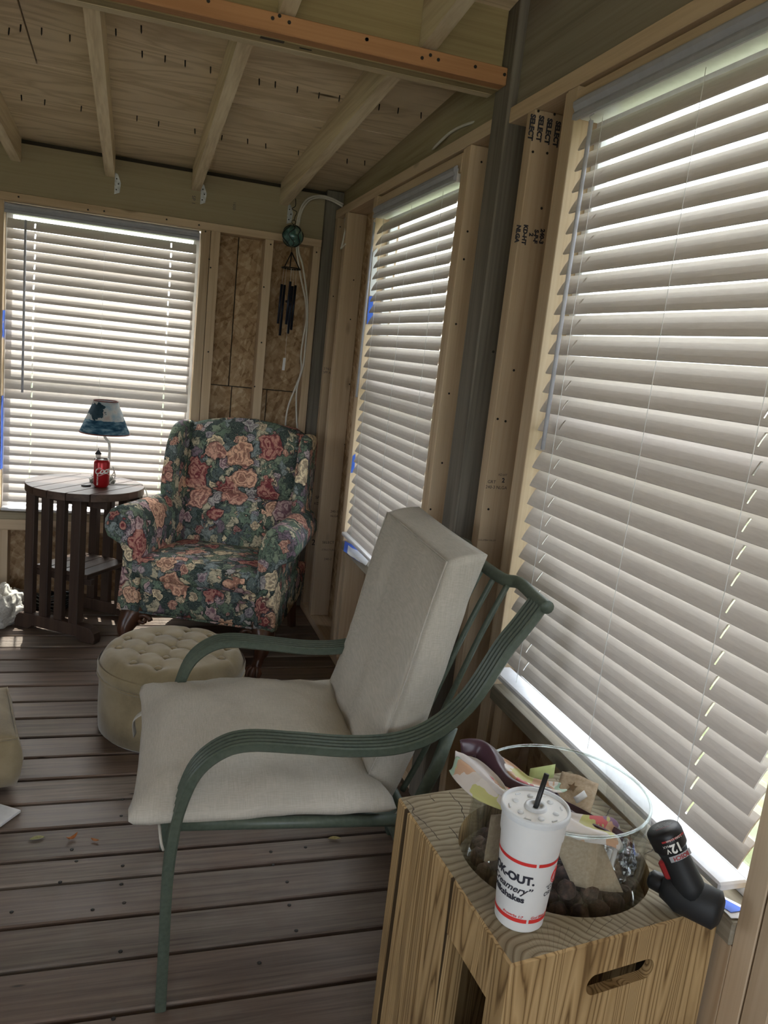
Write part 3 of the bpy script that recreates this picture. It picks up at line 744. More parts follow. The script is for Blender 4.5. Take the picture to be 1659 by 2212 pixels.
side = [(0, .0), (-.001, .14), (-.002, .28), (.004, .38), (.014, .445), (.037, .51), (.078, .550), (.130, .565), (.22, .5585), (.33, .548), (.43, .553), (.505, .585), (.568, .648), (.625, .755), (.655, .80), (.688, .852)]
sp = [(p.x, p.y) for p in smoothpath([Vector((a, b, 0)) for a, b in side], 5)]
ws = []
for a, b in sp: ws.append(.62 if b < .30 and a < .1 else (.62+.38*min(1, (b-.30)/.2) if a < .05 else 1.0))
for y in (0, WPC): sweep_xz('side_frame', sp, prof, y, MGRN, PC, ws)
rl = smoothpath([(.690, -.034, .853), (.690, .02, .855), (.688, .10, .862), (.668, .14, .858), (.66, .26, .86), (.668, .38, .858), (.688, .42, .862), (.690, .50, .855), (.690, .554, .853)], 5)
tube('top_rail', rl, .0135, MGRN, PC, 12)
for y in (.12, .19, .26, .33, .40):
    tube('back_slat', smoothpath([(.672, y, .855), (.625, y, .74), (.575, y, .60), (.53, y, .47), (.49, y, .375)], 5), (.006, .011), MGRN, PC, 8, flat=(1, 0, 0)) if False else tube('back_slat', smoothpath([(.672, y, .855), (.625, y, .74), (.575, y, .60), (.53, y, .47), (.49, y, .375)], 5), .0068, MGRN, PC, 8)
for y in (0, WPC):
    tube('back_strut', [(.535, y, .585), (.515, y, .50), (.465, y, .37)], [(.015, .010)]*3, MGRN, PC, 10, flat=(1, 0, 0))
    tube('seat_rail', [(.006, y, .397), (.25, y, .389), (.47, y, .382)], .0125, MGRN, PC, 10)
    tube('rear_leg', smoothpath([(.47, y, .372), (.51, y, .28), (.57, y, .12), (.612, y, .0)], 4), .0115, MGRN, PC, 10)
tube('cross_bar', [(.47, 0, .372), (.47, WPC, .372)], .012, MGRN, PC, 10); tube('cross_bar', [(.01, 0, .392), (.01, WPC, .392)], .012, MGRN, PC, 10)
tube('cross_bar', [(.585, 0, .075), (.585, WPC, .075)], .011, MGRN, PC, 10)
for k in range(9):
    y = .05+k*(WPC-.1)/8; tube('seat_slat', [(.01, y, .383), (.24, y, .374), (.47, y, .371)], [(.013, .003)]*3, MGRN, PC, 8, flat=(0, 1, 0))
def linen(name, col, dk):
    m = Mat(name, .9, .15); v = m.coord('Object', False)
    a = m.noise(m.map(v, (900, 40, 40)), 1, 1); b = m.noise(m.map(v, (40, 900, 900)), 1, 1); f = m.math('MULTIPLY', m.math('ADD', a, b), .5)
    c = m.ramp(f, [(.35, dk), (.65, col)]); st = m.noise(v, 6, 4)
    c = m.mix(c, tuple(x*.8 for x in dk), m.ramp(st, [(.5, (0, 0, 0)), (.75, (.45, .45, .45))])); m.color(c); m.bump(f, .25, .0006); return m.m
MLIN = linen('grey_linen', (.50, .465, .395), (.40, .37, .31))
sc_ = thing('seat_cushion', 'plump grey linen seat cushion lying on the green patio chair', 'cushion', (.296, 1.648, .374), R(-2.5))
def sxf(p):
    k = (abs(p.x)/.24)**6*(abs(p.y)/.25)**6
    ext = 1+.035*k
    return Vector((p.x*ext, p.y*ext, p.z+.052+.010*math.sin(p.y*7+1)*(1-(p.x/.26)**2)))
cb = cushion('pad', .220, .255, .130, MLIN, sc_, 30, .40, 1.0, .028, .012, .015, 5, sxf)
E1 = []
for i in range(64):
    a = i/64*2*PI; ux = math.copysign(abs(math.cos(a))**.12, math.cos(a)); uy = math.copysign(abs(math.sin(a))**.12, math.sin(a))
tube('tie_strap', smoothpath([(-.20, -.255, .02), (-.195, -.285, -.0), (-.19, -.28, -.02)], 4), .003, MLIN, sc_, 6)
tube('tie_strap', smoothpath([(-.24, .20, .03), (-.265, .215, .0), (-.262, .225, -.045)], 4), [(.012, .002)]*9, MLIN, sc_, 6, flat=(0, 1, 0))
bc = thing('back_cushion', 'tall boxy grey linen cushion leaning against the green chair back', 'cushion', (.535, 1.655, .375), R(-2.5))
def bxf(p):
    # p.x width -> y ; p.y height -> z ; p.z thickness
    h = p.y+.285
    sag = .022*math.sin(h*6.0)*(1-h/.6)
    y = p.x*(1-.04*(1-h/.57)); x = -p.z + h*.245 - .012 + sag; z = h*.955 - p.z*.22
    return Vector((x, y, z+.005))
cushion('pad', .232, .285, .105, MLIN, bc, 26, .80, 1.0, .006, .012, .010, 9, bxf)
def rect_loop(sx, sy, z, n=14):
    pts = []
    for (ax, ay, bx, by) in ((-1, -1, 1, -1), (1, -1, 1, 1), (1, 1, -1, 1), (-1, 1, -1, -1)):
        for k in range(n): t = k/n; pts.append(Vector((sx*(ax+(bx-ax)*t), sy*(ay+(by-ay)*t), z)))
    return pts
tube('cushion_seam', [bxf(p) for p in rect_loop(.2325, .2855, .0425)], .0018, MLIN, bc, 5, True)
tube('tie_strap', smoothpath([(.055, -.235, .01), (.03, -.252, -.005), (.0, -.25, -.01), (.03, -.247, -.02)], 4), .003, MLIN, bc, 6)

# ================================================================== TUFTED OTTOMAN
def velvet():
    m = Mat('tan_velvet', .85, .15); v = m.coord('Object', False); f = m.noise(v, 7, 5, .6); g = m.noise(v, 160, 2)
    c = m.ramp(f, [(.3, (.15, .112, .058)), (.5, (.25, .195, .108)), (.7, (.33, .265, .16))]); c = m.mix(c, (.30, .24, .15), m.math('MULTIPLY', g, .35)); m.color(c)
    m.b.inputs['Sheen Weight'].default_value = .35; m.bump(g, .1, .001); return m.m
MVEL = velvet()
OT = thing('tufted_ottoman', 'round tan velvet ottoman with a button tufted top', 'ottoman', (.172, 2.60, 0), R(20))
lathe('body', [(.222, .0), (.232, .01), (.235, .08), (.234, .16), (.235, .222), (.229, .228)], MVEL, OT, 48)
btn = []
DX, DY = .108, .068
for row in range(-3, 4):
    for cidx in range(-3, 4):
        x = (cidx+(.5 if row % 2 else 0))*DX; y = row*DY
        if math.hypot(x, y) < .195: btn.append((x, y))
segs = [(p, q) for i, p in enumerate(btn) for q in btn[i+1:] if abs(math.hypot(p[0]-q[0], p[1]-q[1])-math.hypot(DX/2, DY)) < .004]
for p in btn:      # pleats running out over the rim
    if math.hypot(*p) > .14:
        k = .25/math.hypot(*p); segs.append((p, (p[0]*k, p[1]*k)))
def dseg(x, y, s_):
    (ax, ay), (bx, by) = s_; dx, dy = bx-ax, by-ay; t = max(0, min(1, ((x-ax)*dx+(y-ay)*dy)/(dx*dx+dy*dy))); return math.hypot(x-ax-t*dx, y-ay-t*dy)
V = []; F = []; NR, NS = 48, 132
for i in range(NR+1):
    t = i/NR; rr = .238*t
    for k in range(NS):
        a = 2*PI*k/NS; x, y = rr*math.cos(a), rr*math.sin(a)
        z = .283-.006*t**2
        if t > .80: z -= .058*((t-.80)/.20)**2.4
        d = min(math.hypot(x-bx, y-by) for bx, by in btn); e = min(dseg(x, y, s_) for s_ in segs)
        z -= (.017*math.exp(-(d/.020)**1.3)+.0055*math.exp(-(e/.006)))*(1 if t < .9 else max(0, 1-(t-.9)*6))
        V.append((x, y, z))
for i in range(NR):
    for k in range(NS): F.append((i*NS+k, i*NS+(k+1) % NS, (i+1)*NS+(k+1) % NS, (i+1)*NS+k))
mesh_obj('tufted_top', V, F, MVEL, OT, True)
lathe('lid_band', [(.2375, .236), (.241, .228), (.240, .205), (.2345, .196)], MVEL, OT, 56, cap=False)
tube('lid_seam', [(.2385*math.cos(k/56*2*PI), .2385*math.sin(k/56*2*PI), .197) for k in range(56)], .0035, MVEL, OT, 6, True)
bme = None
for x, y in btn:
    if bme is None: o = lathe('button', [(.0001, .006), (.007, .005), (.0125, .001), (.013, -.004)], MVEL, OT, 12, (x, y, .2700)); bme = o.data
    else:
        o = bpy.data.objects.new('button', bme); COL.objects.link(o); o.parent = OT; o.location = (x, y, .2700)

# ================================================================== ROUND SLATTED TABLE
MTAB = wood('dark_stained_slats', (.085, .052, .036), (.045, .027, .019), 'Y', rough=.42, band=24, knots=False, spec=.4)
MTABZ = wood('dark_stained_legs', (.07, .043, .030), (.037, .022, .016), 'Z', rough=.5, band=24, knots=False, spec=.35)
TB = thing('round_table', 'round dark brown slatted wooden side table with trestle slat legs', 'table', (-.170, 3.585, 0), R(-35))
# local: x along the near runner (left to right), y away
rT = .24; ns = 6; sw = 2*rT/ns
def disc_strip(y0, y1, r, n=10):
    a0 = math.sqrt(max(0, r*r-y0*y0)); pts = []
    for k in range(n+1): y = y0+(y1-y0)*k/n; pts.append((math.sqrt(max(1e-6, r*r-y*y)), y))
    for k in range(n, -1, -1): y = y0+(y1-y0)*k/n; pts.append((-math.sqrt(max(1e-6, r*r-y*y)), y))
    return pts
for k in range(ns):
    a = -rT+k*sw+.002; b = a+sw-.004
    # slats run along local y in the photo (towards the far right): swap axes
    poly = [(q, p) for p, q in disc_strip(max(a, -rT+.002), min(b, rT-.002), rT)]
    extrude_poly('top_slat', poly, .600, .632, 'z', MTAB, TB, .002)
box('apron', -.2, .2, -.125, -.10, .565, .5995, MTABZ, TB, .002); box('apron', -.2, .2, .10, .125, .565, .5995, MTABZ, TB, .002)
for s in (-1, 1):
    yy = s*.155
    pr = [(-.20, .0), (-.13, .0), (-.11, .018), (.11, .018), (.13, 0), (.20, 0), (.205, .02), (.2, .045), (.18, .064), (.14, .07), (-.14, .07), (-.18, .064), (-.2, .045), (-.205, .02)]
    extrude_poly('foot_runner', pr, yy-.022, yy+.022, 'y', MTABZ, TB, .004)
    for x in (-.14, -.065, .01): box('leg_slat', x-.02, x+.02, yy-.014, yy+.014, .068, .600, MTABZ, TB, .002)
    box('leg_post', .07, .115, yy-.022, yy+.022, .068, .600, MTABZ, TB, .003)
    box('leg_post', -.165, -.16, yy-.01, yy+.01, .068, .600, MTABZ, TB)
for k in range(4): box('shelf_slat', -.13+k*.066, -.13+k*.066+.062, -.141, .141, .262, .28, MTAB, TB, .002)
box('shelf_rail', -.15, .15, -.139, -.115, .235, .261, MTABZ, TB, .002); box('shelf_rail', -.15, .15, .115, .139, .235, .261, MTABZ, TB, .002)
# ================================================================== LAMP, CAN, FOB
ZT = .632
def shademat():
    m = Mat('painted_shade', .8, .2); v = m.coord('Object', False); sx = m.n('SeparateXYZ'); m.l(v, sx.inputs[0])
    nz = m.noise(v, 22, 5); nb = m.noise(m.map(v, (20, 20, 70)), 1, 4)
    c = m.ramp(nz, [(.35, (.30, .42, .50)), (.55, (.55, .55, .52)), (.7, (.50, .40, .36))])
    zz = m.math('ADD', sx.outputs[2], m.math('MULTIPLY', m.math('SUBTRACT', nz, .5), .02))
    sea = m.ramp(nb, [(.35, (.02, .07, .12)), (.5, (.07, .17, .24)), (.65, (.25, .38, .45))])
    c = m.mix(c, sea, m.math('LESS_THAN', zz, .058))
    dx = m.math('ADD', sx.outputs[0], .035); dz = m.math('SUBTRACT', sx.outputs[2], .095)
    dd = m.math('SQRT', m.math('ADD', m.math('MULTIPLY', dx, dx), m.math('MULTIPLY', dz, dz)))
    dd = m.math('ADD', dd, m.math('MULTIPLY', m.math('SUBTRACT', m.noise(v, 45, 4), .5), .05))
    c = m.mix(c, m.mix((.015, .035, .05), (.06, .11, .14), m.noise(v, 90, 3)), m.math('LESS_THAN', dd, .034)); m.color(c)
    tr = m.n('BsdfTranslucent'); m.l(c, tr.inputs[0]); mx = m.n('MixShader'); mx.inputs[0].default_value = .35
    m.l(m.b.outputs[0], mx.inputs[1]); m.l(tr.outputs[0], mx.inputs[2]); m.l(mx.outputs[0], m.out.inputs[0]); return m.m
MWHT = plain('white_enamel', (.72, .70, .64), .35)
MBLK = plain('black_plastic', (.012, .012, .013), .42)
MRIM = plain('red_brown_trim', (.16, .05, .04), .7)
MROCK = plain('grey_rock', (.20, .19, .16), .85, grain=.5, gscale=60)
LP = thing('table_lamp', 'small lamp with a painted seascape shade and a lighthouse on its base', 'lamp', (-.104, 3.635, ZT), 0)
sh = lathe('lamp_shade', [(.104, 0), (.049, .137), (.0475, .137), (.1025, 0)], shademat(), LP, 40, (.0, 0, .218), cap=False)
tube('shade_trim', [(.104*math.cos(k/40*2*PI), .104*math.sin(k/40*2*PI), 0) for k in range(40)], .0028, MRIM, sh, 6, True)
tube('shade_trim', [(.049*math.cos(k/40*2*PI), .049*math.sin(k/40*2*PI), .137) for k in range(40)], .0024, MRIM, sh, 6, True)
for a in (0, 2.1, 4.2): tube('shade_spoke', [(0, 0, .112), (.05*math.cos(a), .05*math.sin(a), .125)], .0015, MRIM, sh, 5)
tube('stem', smoothpath([(.02, .01, .01), (.022, .012, .08), (.022, .012, .15), (.018, .01, .175), (.006, .004, .192), (0, 0, .205), (0, 0, .235)], 5), .0055, MWHT, LP, 10)
lathe('socket', [(.010, .212), (.013, .222), (.013, .27), (.009, .28)], MBLK, LP, 14)
lathe('bulb', [(.008, .28), (.02, .30), (.024, .318), (.017, .336), (.0005, .343)], MWHT, LP, 16)
Vb = []; Fb = []
bmx = bmesh.new(); bmesh.ops.create_icosphere(bmx, subdivisions=3, radius=1)
for v_ in bmx.verts:
    n_ = noise.noise(v_.co*3.1)*.25+noise.noise(v_.co*7)*.15
    v_.co = Vector((v_.co.x*.052*(1+n_), v_.co.y*.042*(1+n_), max(0, v_.co.z*.018*(1+n_*2)+.006)))
bm_obj('base', bmx, MROCK, LP, True)
LH = lathe('lighthouse', [(.015, .0), (.0145, .03), (.0115, .085), (.0145, .089), (.0145, .095), (.0105, .096), (.0105, .112), (.0125, .114), (.0125, .117), (.0008, .131)], MWHT, LP, 20, (-.022, -.02, .012))
hv = []; hf = []
for k in range(37):
    t = k/36; a = t*2.4*2*PI-.6; z = .008+t*.072
    for dz in (0, .014):
        zz = min(z+dz, .086); r = .0149-.0032*(zz/.085)+.0004; hv.append((r*math.cos(a), r*math.sin(a), zz))
hf = [(2*k, 2*k+2, 2*k+3, 2*k+1) for k in range(36)]
mesh_obj('spiral_stripe', hv, hf, MBLK, LH)
lathe('lantern_roof', [(.013, .1135), (.0133, .1175), (.001, .133), (.0015, .14)], MBLK, LH, 14); lathe('gallery', [(.0118, .0865), (.0152, .0885), (.0152, .0955), (.0112, .0965)], MBLK, LH, 14, cap=False)
MLEAF = plain('dull_green_leaf', (.05, .08, .04), .7)
for k in range(26):
    a = random.uniform(0, 2*PI); r = random.uniform(.018, .05); p = Vector((r*math.cos(a), r*.8*math.sin(a), random.uniform(.012, .03))); s = random.uniform(.005, .009)
    mesh_obj('plastic_leaf', [p+Vector((-s, 0, 0)), p+Vector((0, -s*.5, s*.6)), p+Vector((s, 0, .002)), p+Vector((0, s*.5, s*.5))], [(0, 1, 2, 3)], MLEAF if k % 3 else MWHT, LP)
tube('power_cord', smoothpath([(.03, .005, .02), (.045, -.005, .05), (.04, -.02, .075), (.05, -.02, .03), (.03, -.05, .004), (.08, -.04, .003), (.13, -.03, .003), (.165, -.03, .002), (.185, -.028, -.03), (.205, -.02, -.12), (.225, .0, -.19)], 6), .0025, MWHT, LP, 6)
# can
def facing(x, y):
    f = Vector((-x, -y, 0)).normalized(); rr = Vector((-f.y, f.x, 0)); return f, rr
MRED = plain('red_can', (.38, .012, .016), .28, .5, metal=.35, grain=.03)
MALU = plain('aluminium', (.6, .6, .6), .3, metal=.9)
cx_, cy_ = -.107, 3.53
CN = thing('soda_can', 'red soda can with white script lettering on the round table', 'can', (cx_, cy_, ZT), 0)
lathe('can_body', [(.024, 0), (.026, .003), (.0325, .012), (.0325, .105), (.0265, .117)], MRED, CN, 32)
lathe('can_lid', [(.0268, .1165), (.0272, .1195), (.0262, .121), (.0245, .119), (.024, .1165), (.0005, .1165)], MALU, CN, 28, cap=False)
box('pull_tab', -.006, .006, -.012, .008, .1172, .1186, MALU, CN, .0008)
f_, rr_ = facing(cx_, cy_)
def cyl(f, rr, r0, a0, z0, rot=0.0, rz=None):
    def fn(a, b):
        x = a*math.cos(rot)-b*math.sin(rot); y = a*math.sin(rot)+b*math.cos(rot); z = z0+y
        r = r0 if rz is None else rz(z); th = a0+x/r
        p = (f*math.cos(th)+rr*math.sin(th))*(r+.0005); return Vector((p.x, p.y, z))
    return fn
text_obj('script_lettering', 'Coca-Cola', .036, MWHT, CN, cyl(f_, rr_, .0327, R(58), .076, .12), .45, bold=.0009, space=.85)
tube('swoosh', [cyl(f_, rr_, .0327, 0, .056)(a, .006*math.sin(a*90)) for a in [x*.003-.012 for x in range(22)]], .0011, MWHT, CN, 4)
text_obj('side_lettering', 'RECYCLE ME', .0085, MWHT, CN, cyl(f_, rr_, .0327, R(-28), .035, PI/2), 0, bold=.0003)
text_obj('side_lettering', 'ORIGINAL TASTE', .004, MWHT, CN, cyl(f_, rr_, .0327, R(-46), .088, PI/2), 0)
# fob
FB = thing('key_fob', 'small flat black fob with a ring beside the soda can', 'key fob', (-.166, 3.525, ZT), R(15))
lathe('fob_body', [(.019, .001), (.021, .003), (.019, .0055)], MBLK, FB, 20).scale = (1, .75, 1)
tube('key_ring', [(.03+.011*math.cos(k/20*2*PI), .004*math.sin(k/20*2*PI), .0115+.010*math.sin(k/20*2*PI)) for k in range(20)], .001, MGALV, FB, 5, True)

# ================================================================== WIND CHIME
MIRON = plain('black_iron', (.02, .018, .016), .5, metal=.5)
MTEAL = Mat('teal_glass', .08, .6, (.03, .16, .16)); MTEAL.b.inputs['Transmission Weight'].default_value = .6; MTEAL.color(MTEAL.ramp(MTEAL.noise(MTEAL.coord('Object', False), 30, 3), [(.35, (.04, .17, .18)), (.55, (.20, .40, .38)), (.7, (.55, .62, .52))])); MTEAL = MTEAL.m
Yc = 3.72
pc = ony(632, 510, Yc); hx, hz_ = pc.x, pc.z
WC = thing('wind_chime', 'wind chime with a teal glass ball and black metal tubes', 'wind chime', (hx, Yc, hz_), 0)
zr = zt(Yc)-.1-hz_
tube('hook', smoothpath([(.0, 0, zr-.0), (.002, 0, zr-.03), (-.012, 0, zr-.045), (.010, 0, zr-.055), (.004, 0, zr-.075), (0, 0, .065)], 5), .0018, MIRON, WC, 6)
tube('hook_ring', [(.0+.009*math.cos(k/14*2*PI), 0, .060+.009*math.sin(k/14*2*PI)) for k in range(14)], .0015, MIRON, WC, 5, True)
bmx = bmesh.new(); bmesh.ops.create_uvsphere(bmx, u_segments=28, v_segments=18, radius=.046); ball = bm_obj('glass_ball', bmx, MTEAL, WC, True)
for k in range(7):
    a = k/7*2*PI; pts = []
    for j in range(15):
        ph = -PI/2+.25+j/14*(PI-.5); aa = a+.32*math.sin(j/14*3*PI); r = .0475
        pts.append((r*math.cos(ph)*math.cos(aa), r*math.cos(ph)*math.sin(aa), r*math.sin(ph)))
    tube('wire_cage', pts, .0022, MIRON, ball, 5)
def czt(px, py): q = ony(px, py, Yc); return (q.x-hx, q.z-hz_)
ax, az = czt(630, 545); rx, rz_ = czt(629, 580)
rad = .042
tube('hanger_link', [(0, 0, -.046), (ax, 0, az)], .0015, MIRON, WC, 5)
for a in (.2, 2.3, 4.4): tube('support_wire', [(ax, 0, az), (rx+rad*math.cos(a), rad*math.sin(a), rz_)], .0028, MIRON, WC, 5)
tube('ring', [(rx+rad*math.cos(k/28*2*PI), rad*math.sin(k/28*2*PI), rz_) for k in range(28)], .003, MIRON, WC, 6, True)
MTUBE = plain('dark_blue_tube', (.012, .016, .03), .35, metal=.4)
for i, (px, y0, y1) in enumerate(((609, 614, 700), (617, 615, 726), (625, 609, 702), (633, 618, 722), (640, 616, 714))):
    a = i/5*2*PI; xx, z0 = czt(px, y0); _, z1 = czt(px, y1); yy = .03*math.sin(i*2.2)
    t_ = tube('chime_tube', [(xx, yy, z0), (xx-.004, yy, z1)], .0062, MTUBE, WC, 10)
    tube('string', [(xx, yy, z0), (rx+(xx-rx)*.9, yy, rz_)], .0006, MCORD, t_, 4)
lathe('clapper', [(.0005, -.006), (.017, -.005), (.017, .005), (.0005, .006)], MBLK, WC, 16, (czt(624, 652)[0], 0, czt(624, 652)[1]))
tube('string', [(rx, 0, rz_), (czt(616, 775)[0], 0, czt(616, 775)[1])], .0006, MCORD, WC, 4)
q0 = czt(615, 773); q1 = czt(612, 800); mesh_obj('wind_sail', [(q0[0]-.006, 0, q0[1]), (q0[0]+.006, 0, q0[1]), (q1[0]+.006, .002, q1[1]), (q1[0]-.006, .002, q1[1]), (q0[0]-.006, .003, q0[1]), (q0[0]+.006, .003, q0[1]), (q1[0]+.006, .005, q1[1]), (q1[0]-.006, .005, q1[1])], [(0, 1, 2, 3), (4, 7, 6, 5), (0, 4, 5, 1), (2, 6, 7, 3), (1, 5, 6, 2), (0, 3, 7, 4)], MVINYL, WC)

# ================================================================== CABLES
MNM = plain('white_cable', (.66, .64, .58), .5)
def cable(label, pix, r=.0045, y=3.845):
    pts = [ony(px, py, yy if yy else y) for px, py, yy in pix]
    o = tube('electric_cable', smoothpath(pts, 6), r, MNM, None, 7); return tag(o, label, 'cable', 'loose wiring')
cable('white electric cable looping over the corner and hanging to the chair back', [(742, 442, 3.80), (715, 428, 3.82), (690, 423, 0), (664, 430, 0), (648, 455, 0), (641, 490, 0), (641, 540, 0), (650, 600, 0), (660, 650, 0), (662, 690, 0), (655, 730, 0), (650, 770, 0), (651, 800, 0), (637, 840, 0), (622, 880, 0), (616, 925, 0), (616, 980, 0)])
cable('white electric cable strapped beside the corner stud, falling straight behind the chair', [(740, 446, 3.79), (714, 432, 3.81), (690, 427, 3.84), (668, 433, 3.835), (652, 456, 3.835), (645, 490, 3.835), (645, 540, 3.835), (654, 575, 3.835), (663, 640, 3.835), (664, 690, 3.835), (661, 730, 3.835), (655, 790, 3.835), (642, 835, 3.835), (640, 880, 3.835), (642, 930, 3.835), (644, 990, 3.835)])
o = tube('electric_cable', smoothpath([onx(1060, 255, .93), onx(1010, 268, .90), onx(975, 285, .90), onx(945, 312, .89), onx(930, 330, .93)], 6), .0045, MNM, None, 7); tag(o, 'white electric cable lying along the top plate beside the grey post', 'cable', 'loose wiring')
o = tube('electric_cable', smoothpath([onx(746, 470, .90), onx(745, 500, .868), onx(739, 530, .866), (onx(737, 537, .866)), onx(746, 527, .868)], 5), .004, MNM, None, 7); tag(o, 'short white cable end curling out of the stud by the corner', 'cable', 'loose wiring')

# ================================================================== WOOD BLOCK TABLE
ZS = .56
A_, B_, C_ = Vector((.468, 1.171, 0)), Vector((.492, .776, 0)), Vector((.862, .8265, 0))
D_ = A_+(C_-B_)
vv = (C_-B_).normalized(); uu = (A_-B_).normalized()
def blockmats():
    m = Mat('block_side_grain', .6, .3); v = m.coord('Object', False)
    n1 = m.noise(m.map(v, (60, 60, 2.2)), 1, 3, .5, .6); n2 = m.noise(m.map(v, (13, 13, .55)), 1, 2, .5, .3)
    bands = m.math('FRACT', m.math('ADD', m.math('MULTIPLY', n2, 26.0), m.math('MULTIPLY', n1, .6)))
    c = m.ramp(bands, [(.0, (.36, .235, .105)), (.5, (.48, .33, .16)), (.76, (.33, .21, .09)), (.9, (.14, .08, .03)), (1, (.33, .21, .09))])
    st = m.noise(v, 5, 4); c = m.mix(c, (.17, .105, .05), m.ramp(st, [(.5, (0, 0, 0)), (.72, (.5, .5, .5))]))
    ck = m.noise(m.map(v, (26, 26, .7)), 1, 2, .5, .2); ckm = m.ramp(ck, [(.655, (0, 0, 0)), (.675, (1, 1, 1))]); c = m.mix(c, (.05, .03, .012), ckm)
    kn = m.vor(m.map(v, (4, 4, 3.1)), 1); c = m.mix(c, (.07, .035, .015), m.ramp(kn.outputs['Distance'], [(.03, (1, 1, 1)), (.07, (0, 0, 0))]))
    m.color(c); m.bump(m.math('SUBTRACT', bands, ckm), .35, .002)
    e = Mat('block_end_grain', .65, .25); v = e.coord('Object', False)
    vr = e.map(v, (1, 1, 1), (0, 0, 0), (-B_.x-.05, -B_.y+.02, 0)); nd = e.noise(v, 5, 3)
    ln = e.n('VectorMath', operation='LENGTH'); mk = e.n('VectorMath', operation='MULTIPLY'); e.l(vr, mk.inputs[0]); mk.inputs[1].default_value = (1, 1, 0); e.l(mk.outputs[0], ln.inputs[0])
    rr = e.math('FRACT', e.math('MULTIPLY', e.math('ADD', ln.outputs['Value'], e.math('MULTIPLY', nd, .085)), 80.0))
    c = e.ramp(rr, [(0, (.235, .19, .12)), (.6, (.34, .285, .19)), (.85, (.20, .15, .085)), (1, (.13, .09, .05))])
    sx = e.n('SeparateXYZ'); e.l(vr, sx.inputs[0]); an = e.math('ARCTAN2', sx.outputs[1], sx.outputs[0])
    cr = e.noise(e.map(v, (1, 1, 1)), 18, 3); ra = e.math('FRACT', e.math('ADD', e.math('MULTIPLY', an, 9.0), e.math('MULTIPLY', cr, .8)))
    brk = e.math('GREATER_THAN', e.noise(v, 11, 2), .5)
    crk = e.math('MULTIPLY', e.math('GREATER_THAN', ra, .965), brk); c = e.mix(c, (.05, .035, .02), crk)
    st = e.noise(v, 7, 4); c = e.mix(c, (.13, .10, .07), e.ramp(st, [(.5, (0, 0, 0)), (.75, (.55, .55, .55))])); e.color(c); e.bump(e.math('SUBTRACT', rr, crk), .25, .002)
    return m.m, e.m
MBS, MBE = blockmats()
blk = hexa('wood_block_table', [Vector((*p.xy, .0)) for p in (B_, C_, D_, A_)]+[Vector((*p.xy, ZS)) for p in (B_, C_, D_, A_)], MBS, None, .003)
tag(blk, 'chunky solid wood block side table with a hand slot and hollow side', 'side table')
BC = Vector((.668, .988, 0))
cut = []
bmx = bmesh.new(); bmesh.ops.create_cone(bmx, cap_ends=True, segments=64, radius1=.150, radius2=.150, depth=.09, matrix=Matrix.Translation((BC.x, BC.y, ZS))); cut.append(bm_obj('cut', bmx, MBS))
# hand slot on the near face
sc0 = B_+vv*.195; pts = []
for k in range(24):
    a = k/24*2*PI; pts.append((math.cos(a)*.0155+(.045 if math.cos(a) >= 0 else -.045), math.sin(a)*.0165))
bmx = bmesh.new(); nrm = Vector((-vv.y, vv.x, 0))
F0 = [bmx.verts.new(sc0+vv*a+Vector((0, 0, .490+b))-nrm*.02) for a, b in pts]; F1 = [bmx.verts.new(sc0+vv*a+Vector((0, 0, .490+b))+nrm*.07) for a, b in pts]
bmx.faces.new(F0); bmx.faces.new(F1[::-1])
for i in range(24): bmx.faces.new((F0[i], F1[i], F1[(i+1) % 24], F0[(i+1) % 24]))
cut.append(bm_obj('cut', bmx, MBS))
nl = Vector((uu.y, -uu.x, 0))   # into the block from the left face
def niche(u0, u1, z0, z1, dep):
    p = [B_+uu*u0-nl*.03, B_+uu*u1-nl*.03, B_+uu*u1+nl*dep, B_+uu*u0+nl*dep]
    return hexa('cut', [Vector((*q.xy, z0)) for q in p]+[Vector((*q.xy, z1)) for q in p], MBS)
cut.append(niche(.045, .17, .15, .472, .09))
p = [B_+uu*.016+vv*.035, B_+uu*.016+vv*.335, B_+uu*.355+vv*.335, B_+uu*.355+vv*.035]
cut.append(hexa('cut', [Vector((*q.xy, .06)) for q in p]+[Vector((*q.xy, .506)) for q in p], MBS))
boolean_cut(blk, cut)
blk.data.materials.clear(); blk.data.materials.append(MBS); blk.data.materials.append(MBE)
for p_ in blk.data.polygons:
    p_.material_index = 1 if (p_.normal.z > .8 and p_.center.z > .5) else 0

# ================================================================== FOAM CUP
MFOAM = plain('white_foam', (.80, .80, .78), .55, grain=.02); MCRED = plain('red_print', (.62, .035, .03), .55); MLID = plain('translucent_lid', (.66, .68, .69), .3)
CU = thing('foam_cup', 'white foam cup with red bands, a plastic lid and black straw', 'cup', (.543, .858, ZS), 0)
rz_cup = lambda z: .0335+(.0435-.0335)*z/.165
lathe('cup_body', [(.031, 0), (.0335, .003), (.0415, .130), (.0432, .134), (.0438, .160), (.0455, .164), (.0455, .168), (.043, .168)], MFOAM, CU, 48)
ccf = lambda z: .0335+(.0415-.0335)*(z-.003)/.127
fc, rc = facing(.543, .858)
lid = lathe('lid', [(.0468, .163), (.0472, .1695), (.0462, .172), (.0435, .172), (.0425, .1675), (.016, .1675), (.0145, .172), (.010, .172), (.009, .1685), (.0003, .1685)], MLID, CU, 48, cap=False)
